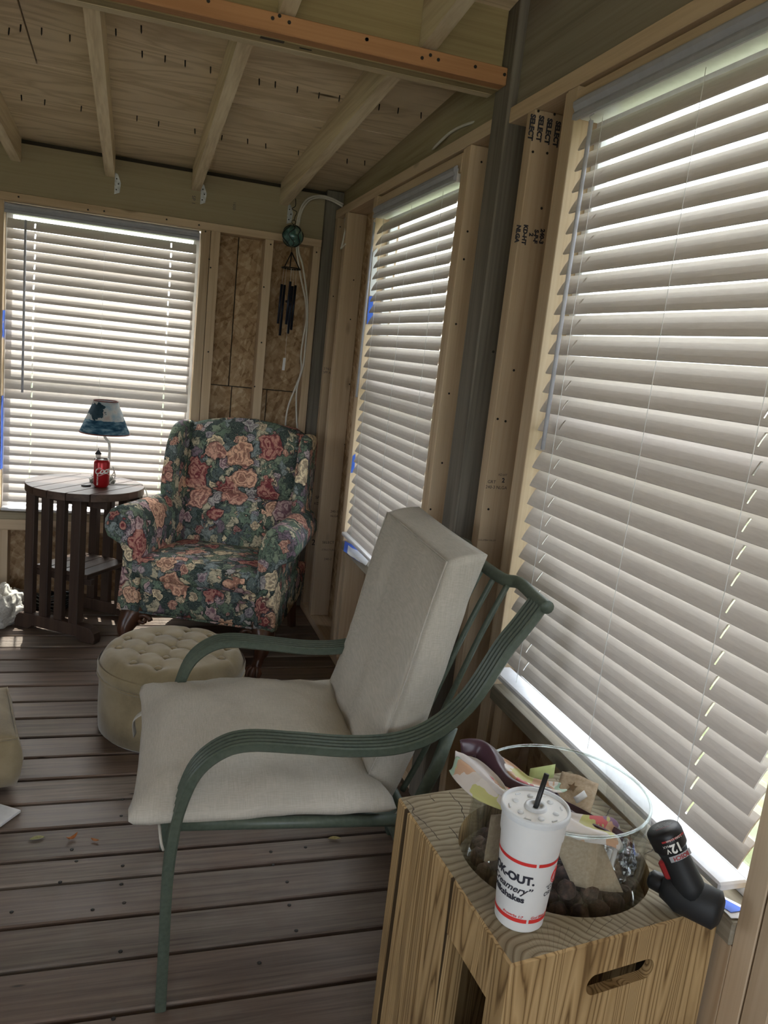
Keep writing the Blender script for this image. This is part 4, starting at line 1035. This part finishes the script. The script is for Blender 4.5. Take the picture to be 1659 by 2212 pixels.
for k in range(6):
    a = k*PI/3+.3
    lathe('lid_dimple', [(.0045, 0), (.004, .0018), (.002, .0026), (.0002, .0028)], MLID, lid, 12, (.028*math.cos(a), .028*math.sin(a), .1675))
    b = a+.5; o = box('lid_tab', -.0045, .0045, -.0012, .0012, 0, .0022, MLID, lid, .0006); o.location = (.0355*math.cos(b), .0355*math.sin(b), .1675); o.rotation_euler = (0, 0, b+PI/2)
    if k in (0, 2, 4, 5):
        t0 = Vector((.031*math.cos(b), .031*math.sin(b), .1679)); text_obj('lid_lettering', ('DIET', 'COLA', 'OTHER', 'TEA', 'RB', 'OTHER')[k], .0042, MVAL, lid, (lambda T: lambda x, y: T+rc*x-fc*y)(Vector((.022*math.cos(b), .022*math.sin(b), .1679))))
sd = (rc*.15-fc*.12)
tube('straw', [Vector((0, 0, .10)), Vector((0, 0, .168)), Vector((0, 0, .168))+sd*.05+Vector((0, 0, .048))], .0036, MBLK, CU, 12)
def band(z0, z1, a0, a1, n=24):
    V = []; F = []
    for k in range(n+1):
        th = a0+(a1-a0)*k/n
        for z in (z0, z1):
            p = (fc*math.cos(th)+rc*math.sin(th))*(ccf(z)+.0004); V.append((p.x, p.y, z))
    for k in range(n): F.append((2*k, 2*k+2, 2*k+3, 2*k+1))
    return mesh_obj('red_band', V, F, MCRED, CU, True)
band(.1045, .1095, R(-150), R(19)); band(.1045, .1095, R(24), R(180)); band(.0165, .0225, R(-150), R(19)); band(.0165, .0225, R(24), R(180))
text_obj('cup_lettering', 'COOK-OUT.', .0165, MINK, CU, cyl(fc, rc, .038, R(-46), .083, -.02, ccf), 0, bold=.0008, space=.95)
text_obj('cup_lettering', '\u201cCreamery\u201d', .0145, MINK, CU, cyl(fc, rc, .037, R(-38), .066, -.02, ccf), .4, bold=.0003)
text_obj('cup_lettering', 'Milkshakes', .0125, MINK, CU, cyl(fc, rc, .036, R(-36), .0525, -.02, ccf), 0, bold=.0005)
text_obj('cup_lettering', 'Proverbs 1:7', .0055, MCRED, CU, cyl(fc, rc, .034, R(-14), .0255, 0, ccf), .2, bold=.0001); text_obj('cup_lettering', 'God Bless America', .0055, MCRED, CU, cyl(fc, rc, .034, R(62), .0255, 0, ccf), .2, bold=.0001)
text_obj('cup_lettering', '\u201cCook-Out', .010, MINK, CU, cyl(fc, rc, .037, R(84), .0695, 0, ccf), .3, bold=.0001); text_obj('cup_lettering', 'ORIGINAL', .009, MINK, CU, cyl(fc, rc, .037, R(80), .060, 0, ccf), 0, bold=.0001)
fnc = cyl(fc, rc, .038, R(78), .084, 0, ccf)
for rr2 in (.011, .0085): tube('cup_emblem', [fnc(rr2*math.cos(k/32*2*PI), rr2*math.sin(k/32*2*PI)) for k in range(32)], .0005, MCRED, CU, 4, True)
text_obj('cup_lettering', 'XL', .007, MCRED, CU, fnc); text_obj('cup_lettering', 'FRESH', .0035, MCRED, CU, cyl(fc, rc, .038, R(72), .0985, 0, ccf))

# ================================================================== GLASS BOWL AND CONTENTS
zb0 = ZS-.044
bowl = lathe('glass_bowl', [(.0005, .0005), (.132, .0005), (.139, .004), (.1405, .02), (.137, .12), (.134, .155), (.1335, .158), (.1315, .158), (.131, .155), (.134, .12), (.1375, .02), (.136, .007), (.131, .004), (.0005, .004)], MBOWL, None, 64, (BC.x, BC.y, zb0), cap=False)
MRIMG = glassmat('bowl_rim_glass', (.80, .84, .82), .10)
tube('rim', [(.1325*math.cos(k/72*2*PI), .1325*math.sin(k/72*2*PI), .158) for k in range(72)], .0022, MRIMG, bowl, 8, True)
tag(bowl, 'wide clear glass bowl sunk into the top of the wood block', 'bowl')
def ballmat():
    m = Mat('dried_pod', .85, .2); v = m.coord('Object', True); f = m.noise(v, 90, 4); m.color(m.ramp(f, [(.35, (.03, .02, .018)), (.55, (.08, .05, .042)), (.75, (.18, .10, .08))])); m.bump(f, .8, .004); return m.m
MBALL = ballmat()
bmx = bmesh.new(); bmesh.ops.create_icosphere(bmx, subdivisions=3, radius=.0155)
for v_ in bmx.verts: v_.co *= 1+.16*noise.noise(v_.co*180)+.05*noise.noise(v_.co*400)
o = bm_obj('dried_pod', bmx, MBALL, None, True); bme = o.data; first = o; k = 0
spots = []
for ring, cnt in ((.115, 22), (.084, 15), (.052, 9), (.02, 3)):
    for i in range(cnt): spots.append((ring, i/cnt*2*PI+ring*20, 0))
for ring, cnt in ((.10, 17), (.066, 11)):
    for i in range(cnt): spots.append((ring, i/cnt*2*PI+ring*33, .026))
for i, (r, a, dz) in enumerate(spots):
    if dz and math.sin(a) > .5: continue
    o = first if i == 0 else bpy.data.objects.new('dried_pod', bme)
    if i: COL.objects.link(o)
    o.location = (BC.x+r*math.cos(a), BC.y+r*math.sin(a), zb0+.0215+dz+random.uniform(0, .003)); o.rotation_euler = (random.random()*6, random.random()*6, random.random()*6); s = random.uniform(.86, 1.04); o.scale = (s, s, s)
    tag(o, 'dark dried pod ball in the bottom of the glass bowl', 'dried pod', 'pod balls in the glass bowl')
def napmat():
    m = Mat('kraft_napkin', .9, .1); v = m.coord('Object', True); f = m.noise(v, 220, 2); m.color(m.ramp(f, [(.3, (.40, .31, .21)), (.7, (.50, .40, .29))])); m.bump(m.noise(v, 400, 1), .3, .0008); return m.m
MNAP = napmat(); MSTAR = plain('brown_print', (.17, .11, .06), .9)
def sheet_obj(name, c, ax, ay, nx, ny, bend, mat, th=.002, seed=0, label=None, cat=None, group=None):
    """crumpled sheet: c corner, ax, ay edge vectors"""
    c = Vector(c); ax = Vector(ax); ay = Vector(ay); nn = ax.cross(ay).normalized(); V = []; F = []
    f = lambda s, t: c+ax*s+ay*t+nn*(bend*math.sin(s*PI)*.7+bend*.6*noise.noise(Vector((s*3+seed, t*3, seed))))
    for side in (0, 1):
        for i in range(nx+1):
            for j in range(ny+1): V.append(f(i/nx, j/ny)+nn*(th*side))
    o = (nx+1)*(ny+1)
    for i in range(nx):
        for j in range(ny):
            a = i*(ny+1)+j; F.append((a, a+1, a+ny+2, a+ny+1)); F.append((a+o, a+ny+1+o, a+ny+2+o, a+1+o))
    ring = [(i, 0) for i in range(nx)]+[(nx, j) for j in range(ny)]+[(i, ny) for i in range(nx, 0, -1)]+[(0, j) for j in range(ny, 0, -1)]
    for k in range(len(ring)):
        a = ring[k][0]*(ny+1)+ring[k][1]; q = ring[(k+1) % len(ring)]; b = q[0]*(ny+1)+q[1]; F.append((a, b, b+o, a+o))
    ob = mesh_obj(name, V, F, mat, None, True)
    if label: tag(ob, label, cat, group)
    return ob, f, nn
def star(parent, f, nn, s, t, r, off):
    c = f(s, t); e1 = (f(s+.05, t)-f(s-.05, t)).normalized(); e2 = nn.cross(e1)
    V = [c+nn*off]
    for k in range(10):
        a = k*PI/5; rr = r if k % 2 == 0 else r*.42; V.append(c+nn*off+e1*(rr*math.sin(a))+e2*(rr*math.cos(a)))
    mesh_obj('printed_star', V, [(0, 1+k, 1+(k+1) % 10) for k in range(10)], MSTAR, parent)
def P3(px, py, z): return onz(px, py, z)
n1, f1, nn1 = sheet_obj('paper_napkin', P3(1235, 1910, .573), P3(1345, 1925, .568)-P3(1235, 1910, .573), P3(1185, 1795, .655)-P3(1235, 1910, .573), 8, 8, .006, MNAP, .003, 1, 'tan paper napkin standing against the front of the glass bowl', 'napkin')
star(n1, f1, nn1, .25, .82, .011, -.002)
n2, f2, nn2 = sheet_obj('paper_napkin', P3(1195, 1730, .615), P3(1275, 1760, .622)-P3(1195, 1730, .615), P3(1215, 1668, .645)-P3(1195, 1730, .615), 8, 8, .006, MNAP, .003, 4, 'folded tan napkin with a star print lying at the back of the glass bowl', 'napkin')
star(n2, f2, nn2, .42, .55, .010, .004); star(n2, f2, nn2, .42, .55, .010, -.002)
n3, f3, nn3 = sheet_obj('paper_napkin', P3(1045, 1860, .575), P3(1100, 1850, .575)-P3(1045, 1860, .575), P3(1060, 1760, .64)-P3(1045, 1860, .575), 6, 6, .004, MNAP, .003, 7, 'tan napkin edge behind the cup inside the glass bowl', 'napkin')
n4, _, _ = sheet_obj('paper_card', P3(1140, 1690, .655), P3(1195, 1680, .655)-P3(1140, 1690, .655), P3(1145, 1660, .672)-P3(1140, 1690, .655), 5, 3, .003, plain('pale_green_paper', (.42, .48, .20), .8), .001, 2, 'pale green card corner sticking up behind the scarf', 'card')
n5, _, _ = sheet_obj('paper_tag', P3(1245, 1735, .635), P3(1268, 1720, .64)-P3(1245, 1735, .635), P3(1238, 1722, .65)-P3(1245, 1735, .635), 3, 3, .001, MPAPER, .001, 3, 'small folded white paper tag on the star napkin', 'tag')
o = tube('wire_stand', [P3(1200, 1862, .59), P3(1268, 1866, .59), P3(1262, 1868, .588), P3(1278, 1915, .566)], .0028, MBLK, None, 6); tag(o, 'black bent wire piece leaning on the front napkin', 'wire')
MPLAS = glassmat('clear_plastic', (.86, .88, .9), .20, .15)
for i, (a, b) in enumerate((((1300, 1905, .575), (1318, 1835, .625)), ((1312, 1908, .573), (1330, 1832, .625)))):
    o = tube('wrapped_straw', [P3(*a), P3(*b)], .0035, plain('straw_white', (.72, .70, .68), .5), None, 8); tag(o, 'pale wrapped straw upright against the bowl wall', 'straw', 'wrapped straws in the bowl')
bmx = bmesh.new(); bmesh.ops.create_icosphere(bmx, subdivisions=4, radius=1); pcn = P3(1352, 1870, .60)+Vector((-.0, .02, -.004))
for v_ in bmx.verts:
    q = v_.co*2.2; k = 1+.35*noise.noise(q)+.22*abs(noise.noise(q*2.4))-.15*abs(noise.noise(q*4.5)); v_.co = Vector((v_.co.x*.026*k, v_.co.y*.024*k, v_.co.z*.03*k))+pcn
o = bm_obj('plastic_wrapper', bmx, MPLAS, None, False); tag(o, 'crumpled clear plastic wrapper inside the glass bowl', 'wrapper')

# scarf: folded silk over the rim
def scarfmat():
    m = Mat('printed_silk', .4, .4); v = m.coord('Object', False)
    nz_ = m.n('TexNoise'); nz_.inputs['Scale'].default_value = 40; m.l(v, nz_.inputs['Vector']); sv_ = m.n('VectorMath', operation='SCALE'); m.l(nz_.outputs['Color'], sv_.inputs[0]); sv_.inputs['Scale'].default_value = .045; av_ = m.n('VectorMath', operation='ADD'); m.l(v, av_.inputs[0]); m.l(sv_.outputs[0], av_.inputs[1]); a = m.vor(av_.outputs[0], 34); s2 = m.n('SeparateColor'); m.l(a.outputs['Color'], s2.inputs[0])
    c = m.ramp(s2.outputs[0], [(0, (.62, .58, .54)), (.3, (.55, .33, .20)), (.42, (.60, .55, .50)), (.56, (.50, .50, .17)), (.70, (.56, .08, .10)), (.78, (.22, .12, .24)), (.86, (.34, .50, .38)), (.93, (.66, .62, .58))], True)
    n_ = m.noise(v, 60, 3); c = m.mix(c, (.6, .5, .42), m.math('MULTIPLY', n_, .25)); m.color(c); return m.m
MSC = scarfmat(); MPLUM = plain('plum_silk', (.055, .025, .038), .35, .5)
MSW = plain('white_silk', (.64, .60, .58), .4)
SCF = thing('silk_scarf', 'folded colourful silk scarf draped across the glass bowl', 'scarf', (BC.x, BC.y, zb0), 0)
O3 = Vector((BC.x, BC.y, zb0))
def ribbon(name, path, widths, mat, fold=.01, nf=2.0, seed=0, n=6, tw=None, side=None):
    P = smoothpath([Vector(p) for p in path], n); W = interp(widths, n); m_ = 14; V = []; F = []
    sv = Vector(side) if side else Vector((.5, .75, .25)).normalized()
    for i, p in enumerate(P):
        t = (P[min(i+1, len(P)-1)]-P[max(i-1, 0)]).normalized(); s = (sv-t*sv.dot(t)).normalized(); u_ = t.cross(s)
        if u_.z < 0: u_ = -u_
        for j in range(m_+1):
            q = j/m_-.5; f = fold*math.sin(q*2*PI*nf+seed+i*.06)+fold*.4*noise.noise(Vector((i*.2, q*3, seed)))
            V.append(p+s*(q*W[i])+u_*f-O3)
    for i in range(len(P)-1):
        for j in range(m_): a = i*(m_+1)+j; F.append((a, a+1, a+m_+2, a+m_+1))
    o = mesh_obj(name, V, F, mat, SCF, True); md = o.modifiers.new('s', 'SOLIDIFY'); md.thickness = .0012; return o
ribbon('scarf_outer_fold', [P3(985, 1645, .70), P3(1010, 1665, .70), P3(1055, 1700, .695), P3(1110, 1725, .69), P3(1190, 1755, .685), P3(1260, 1785, .675), P3(1325, 1800, .665), P3(1335, 1820, .64)], [.03, .045, .052, .042, .04, .05, .05, .03], MSC, .008, 1.0, 1.0)
ribbon('scarf_white_fold', [P3(988, 1632, .704), P3(1012, 1640, .706), P3(1055, 1680, .70), P3(1090, 1718, .69), P3(1110, 1750, .665)], [.022, .035, .035, .025, .02], MSW, .010, .9, 2.2)
ribbon('scarf_plum_fold', [P3(995, 1612, .708), P3(1035, 1612, .712), P3(1062, 1640, .706), P3(1090, 1680, .696), P3(1140, 1705, .69), P3(1190, 1715, .685), P3(1215, 1740, .675), P3(1280, 1780, .664), P3(1345, 1815, .655)], [.025, .04, .045, .042, .035, .04, .035, .035, .03], MPLUM, .008, 1.0, .4)
ribbon('scarf_white_fold', [P3(1050, 1612, .708), P3(1085, 1645, .70), P3(1130, 1685, .692), P3(1185, 1700, .684), P3(1215, 1702, .676)], [.012, .03, .032, .026, .014], MSC, .006, .8, 2.5)

# ================================================================== CORDLESS DRIVER
MRUB = plain('black_rubber', (.016, .017, .018), .6); MDRED = plain('dark_red_plastic', (.30, .02, .02), .5); MGREYP = plain('grey_label', (.35, .35, .36), .5)
h0 = P3(1500, 1938, .592); h1 = P3(1432, 1790, .675)
DR = thing('cordless_driver', 'black cordless driver standing on its head beside the glass bowl', 'power tool', (h0.x, h0.y, ZS), 0)
O4 = Vector((h0.x, h0.y, ZS)); axv = (h1-h0); L = axv.length; ad_ = axv.normalized(); tocam = (CAM-h0); tocam = (tocam-ad_*tocam.dot(ad_)).normalized()
def al(t, off=0): return h0+ad_*(t*L)-O4
tube('handle', [al(t) for t in (.06, .2, .4, .6, .74)], [(.021, .026), (.0215, .026), (.020, .024), (.0195, .0235), (.022, .025)], MRUB, DR, 20, flat=rc)
bt = tube('battery', [al(t) for t in (.73, .76, .95, 1.0, 1.03)], [(.022, .026), (.0245, .028), (.0255, .0285), (.0245, .0275), (.021, .024)], MBLK, DR, 24, flat=rc)
hd = Vector((-.55, .80, 0)).normalized(); hc = Vector((0, 0, .0285))
tube('motor_housing', [hc-hd*.038, hc-hd*.032, hc+hd*.02, hc+hd*.033, hc+hd*.044], [.018, .0275, .0278, .022, .018], MRUB, DR, 24)
tube('chuck', [hc+hd*.042, hc+hd*.046, hc+hd*.062, hc+hd*.066], [.012, .0145, .0135, .009], MBLK, DR, 16)
side_l = -rc
tr_ = box('trigger', -.007, .007, -.008, .008, -.014, .014, MDRED, DR, .003); tr_.location = al(.36)-rc*.0215; tr_.rotation_mode = 'QUATERNION'; tr_.rotation_quaternion = ad_.to_track_quat('Z', 'Y')
e2 = ad_.cross(tocam).normalized()
if e2.dot(rc) < 0: e2 = -e2
def onhandle(t0, scale=1.0):
    def fn(a, b):   # upside-down print: text right -> -e2, text up -> -axis
        th = a/.0265; base = al(t0)-ad_*b
        return base+(tocam*math.cos(th)-e2*math.sin(th))*.0272 
    return fn
def wrap_patch(name, t0, t1, a0, a1, mat, r=.0266, par=None):
    V = []; F = []; n = 12
    for k in range(n+1):
        th = a0+(a1-a0)*k/n
        for t in (t0, t1): V.append(al(t)+(tocam*math.cos(th)+e2*math.sin(th))*r)
    for k in range(n): F.append((2*k, 2*k+2, 2*k+3, 2*k+1))
    return mesh_obj(name, V, F, mat, par or DR, True)
wrap_patch('battery_label', .62, .70, R(-20), R(55), MGREYP, .0272); wrap_patch('battery_label', .90, .925, R(-20), R(55), MDRED, .0290)
text_obj('tool_lettering', '12', .017, MWHT, DR, lambda a, b: al(.80)-ad_*b+(tocam*math.cos(R(12)-a/.029)+e2*math.sin(R(12)-a/.029))*.0293, 0, bold=.0006)
text_obj('tool_lettering', 'V', .009, MWHT, DR, lambda a, b: al(.785)-ad_*b+(tocam*math.cos(R(-12)-a/.029)+e2*math.sin(R(-12)-a/.029))*.0293, 0, bold=.0003)
text_obj('tool_lettering', 'MAX', .005, MWHT, DR, lambda a, b: al(.85)-ad_*b+(tocam*math.cos(R(-12)-a/.029)+e2*math.sin(R(-12)-a/.029))*.0293, 0)
text_obj('tool_lettering', 'BOSCH', .0075, MDRED, DR, lambda a, b: al(.66)-ad_*b+(tocam*math.cos(R(17)-a/.027)+e2*math.sin(R(17)-a/.027))*.0276, 0, bold=.0003)
text_obj('tool_lettering', '2.0Ah Li-Ion', .005, MWHT, DR, lambda a, b: al(.912)-ad_*b+(tocam*math.cos(R(17)-a/.029)+e2*math.sin(R(17)-a/.029))*.0295, 0)
for k in range(5):
    text_obj('tool_lettering', ('WARNING', 'Li-Ion 12V Max', 'Charge only with', 'Do not burn', 'Recycle')[k], .0042, MDRED if k == 0 else MGREYP, bt, (lambda kk: lambda a, b: al(1.032)+ad_*.0006-e2*a+(ad_.cross(e2))*(b+.009-kk*.0048)*(1 if ad_.cross(e2).dot(tocam) > 0 else -1))(k), 0)

# ================================================================== SMALL THINGS ON THE FLOOR
def leaf(px, py, col, s, label, rz, curl=.5):
    p = onz(px, py, .001); V = []; F = []; n = 8
    for i in range(n+1):
        t = i/n; w_ = s*.38*math.sin(t*PI)**.8+.0004; z = s*curl*(abs(t-.5)*2)**2*.5
        for q in (-1, -.4, 0, .4, 1): V.append(((t-.5)*2*s, q*w_, z+abs(q)*w_*.5+.001))
    for i in range(n):
        for j in range(4): a = i*5+j; F.append((a, a+1, a+6, a+5))
    o = mesh_obj('fallen_leaf', V, F, plain('leaf_'+str(px), col, .8, grain=.2, gscale=200), None, True, p); o.rotation_euler = (0, 0, rz)
    md = o.modifiers.new('s', 'SOLIDIFY'); md.thickness = .0006
    return tag(o, label, 'leaf', 'dry leaves on the deck')
leaf(80, 1812, (.30, .29, .13), .018, 'pale yellow dry leaf lying flat on the deck', .2, .1); leaf(155, 1813, (.36, .12, .03), .016, 'curled orange dry leaf on the deck', .6, 1.6)
leaf(205, 1817, (.34, .14, .05), .012, 'tiny orange leaf scrap on the deck', 2.6, .8); leaf(722, 1813, (.40, .33, .14), .018, 'thin straw coloured leaf under the patio chair', -.1, .2)
# booklet at the edge
bk = thing('booklet', 'white booklet with a barcode lying on the deck', 'booklet', (-.315, 2.10, 0), R(-33))
box('pages', -.07, .065, -.05, .05, .001, .009, MPAPER, bk, .001)
for k in range(9): box('barcode_bar', .035+k*.003, .0362+k*.003+.0006*(k % 3), -.046, -.034, .0091, .0094, MINK, bk)
# second beige footrest at the frame edge
fr = thing('floor_cushion', 'tan floor cushion beside the tufted ottoman', 'cushion', (-.47, 2.33, 0), R(12))
cushion('pad', .18, .17, .20, MVEL, fr, 18, .72, 1.0, .02, .01, .004, 2, lambda p: Vector((p.x, p.y, p.z+.098)))
tube('pad_seam', [Vector((p.x, p.y, p.z+.098)) for p in rect_loop(.1815, .1715, .072)], .003, MVEL, fr, 5, True)
# towel and bag by the back window
def fuzzmat():
    m = Mat('white_fleece', .95, .1); v = m.coord('Object', False); f = m.noise(v, 160, 3); m.color(m.ramp(f, [(.3, (.36, .34, .30)), (.7, (.55, .53, .48))])); m.bump(f, .5, .003); return m.m
MFUZ = fuzzmat()
def lump(name, loc, s, seed, label, cat):
    bmx = bmesh.new(); bmesh.ops.create_icosphere(bmx, subdivisions=5, radius=1)
    for v_ in bmx.verts:
        q = v_.co*1.6+Vector((seed, seed*2, 0)); k = 1+.38*noise.noise(q)+.16*noise.noise(q*3)+.05*noise.noise(q*14); v_.co = Vector((v_.co.x*s[0]*k, v_.co.y*s[1]*k, max(0, (v_.co.z*.95+.6)*s[2]*k)))
    o = bm_obj(name, bmx, MFUZ, None, True, loc); return tag(o, label, cat)
lump('fleece_blanket', (-.51, 3.59, .0), (.095, .10, .10), 1.3, 'crumpled white fleece blanket heaped on the floor below the back blind', 'blanket')
lump('fleece_blanket', (-.445, 3.785, .0), (.06, .045, .055), 4.4, 'small grey fleece bundle with a black strap beside the coiled cord', 'blanket')
o = tube('strap', smoothpath([(-.475, 3.70, .085), (-.455, 3.705, .075), (-.43, 3.70, .04), (-.405, 3.705, .003)], 5), [(.010, .002)]*16, MBLK, None, 6, flat=(0, 1, 0)); tag(o, 'black webbing strap lying over the grey fleece bundle', 'strap')
hv = []
for k in range(170):
    a = k/170*2*PI*5; r = .072+.012*math.sin(k*.37)+.004*math.sin(k*1.1); hv.append((-.285+r*1.1*math.cos(a), 3.755+r*.65*math.sin(a), .012+.072*k/170+.006*math.sin(k*.9)))
o = tube('coiled_cord', hv, .0085, plain('glossy_black_cord', (.01, .012, .012), .22, .6), None, 8); tag(o, 'glossy black coiled cord on the floor behind the round table', 'cord')
# ================================================================== TAPE AND PAPER ON THE WINDOWS
def tape(quad, mat, label, cat='tape'):
    q = [Vector(p) for p in quad]; nn = (q[1]-q[0]).cross(q[2]-q[0]).normalized()*.0008
    n = 5; V = []; F = []
    for s in (0, 1):
        for i in range(n+1):
            for j in range(n+1):
                a = q[0].lerp(q[1], i/n); b = q[3].lerp(q[2], i/n); p = a.lerp(b, j/n); V.append(p+nn*(s*1.0)+nn.normalized()*.004*noise.noise(p*25))
    o_ = (n+1)**2
    for i in range(n):
        for j in range(n): a = i*(n+1)+j; F.append((a, a+1, a+n+2, a+n+1)); F.append((a+o_, a+n+1+o_, a+n+2+o_, a+1+o_))
    o = mesh_obj('masking_tape' if mat is MTAPE else 'masking_paper', V, F, mat, None, True); return tag(o, label, cat, 'masking on the windows')
def ty(px, py, X): return onx(px, py, X)
Y3 = 3.138
def jamb(Yj, px, py): return ony(px, py, Yj)
tape([jamb(3.136, 797, 640), jamb(3.136, 806, 640), jamb(3.136, 806, 700), jamb(3.136, 792, 700)], MTAPE, 'blue tape strip on the far jamb beside the narrow blind')
tape([jamb(3.136, 806, 545), jamb(3.136, 816, 535), jamb(3.136, 812, 640), jamb(3.136, 798, 638)], MPAPER, 'torn white masking paper on the far jamb beside the narrow blind', 'paper')
tape([jamb(3.136, 762, 985), jamb(3.136, 768, 980), jamb(3.136, 765, 1020), jamb(3.136, 758, 1022)], MTAPE, 'small blue tape scrap low on the far jamb beside the narrow blind')
tape([onz(745, 1168, .533), onz(790, 1192, .533), onz(778, 1215, .533), onz(742, 1190, .533)], MTAPE, 'blue tape on the sill under the narrow blind')
tape([onz(752, 1178, .5345), onz(800, 1205, .5345), onz(790, 1222, .5345), onz(750, 1195, .5345)], MPAPER, 'white masking paper on the sill under the narrow blind', 'paper')
tape([(XW+.004, .8045, .70), (XW+.06, .8045, .70), (XW+.06, .8045, 1.05), (XW+.004, .8045, 1.05)], MPAPER, 'white masking paper on the jamb beside the large blind', 'paper')
tape([(XW+.004, .90, .552), (XW+.05, .80, .552), (XW-.002, .812, .552), (XW-.004, .86, .552)], MPAPER, 'torn white paper on the sill behind the driver', 'paper')
tape([(XW+.010, .87, .5535), (XW+.03, .82, .5535), (XW+.004, .82, .5535), (XW-.003, .84, .5535)], MTAPE, 'blue tape scrap on the sill behind the driver')
tape([(WX0+.001, YB+.005, 1.20), (WX0+.001, YB+.06, 1.20), (WX0+.001, YB+.06, 1.32), (WX0+.001, YB+.005, 1.32)], MTAPE, 'blue tape strip on the jamb of the back window')
tape([(WX0+.001, YB+.004, .62), (WX0+.001, YB+.06, .62), (WX0+.001, YB+.06, .95), (WX0+.001, YB+.004, .95)], MTAPE, 'long blue tape strip low on the jamb of the back window')
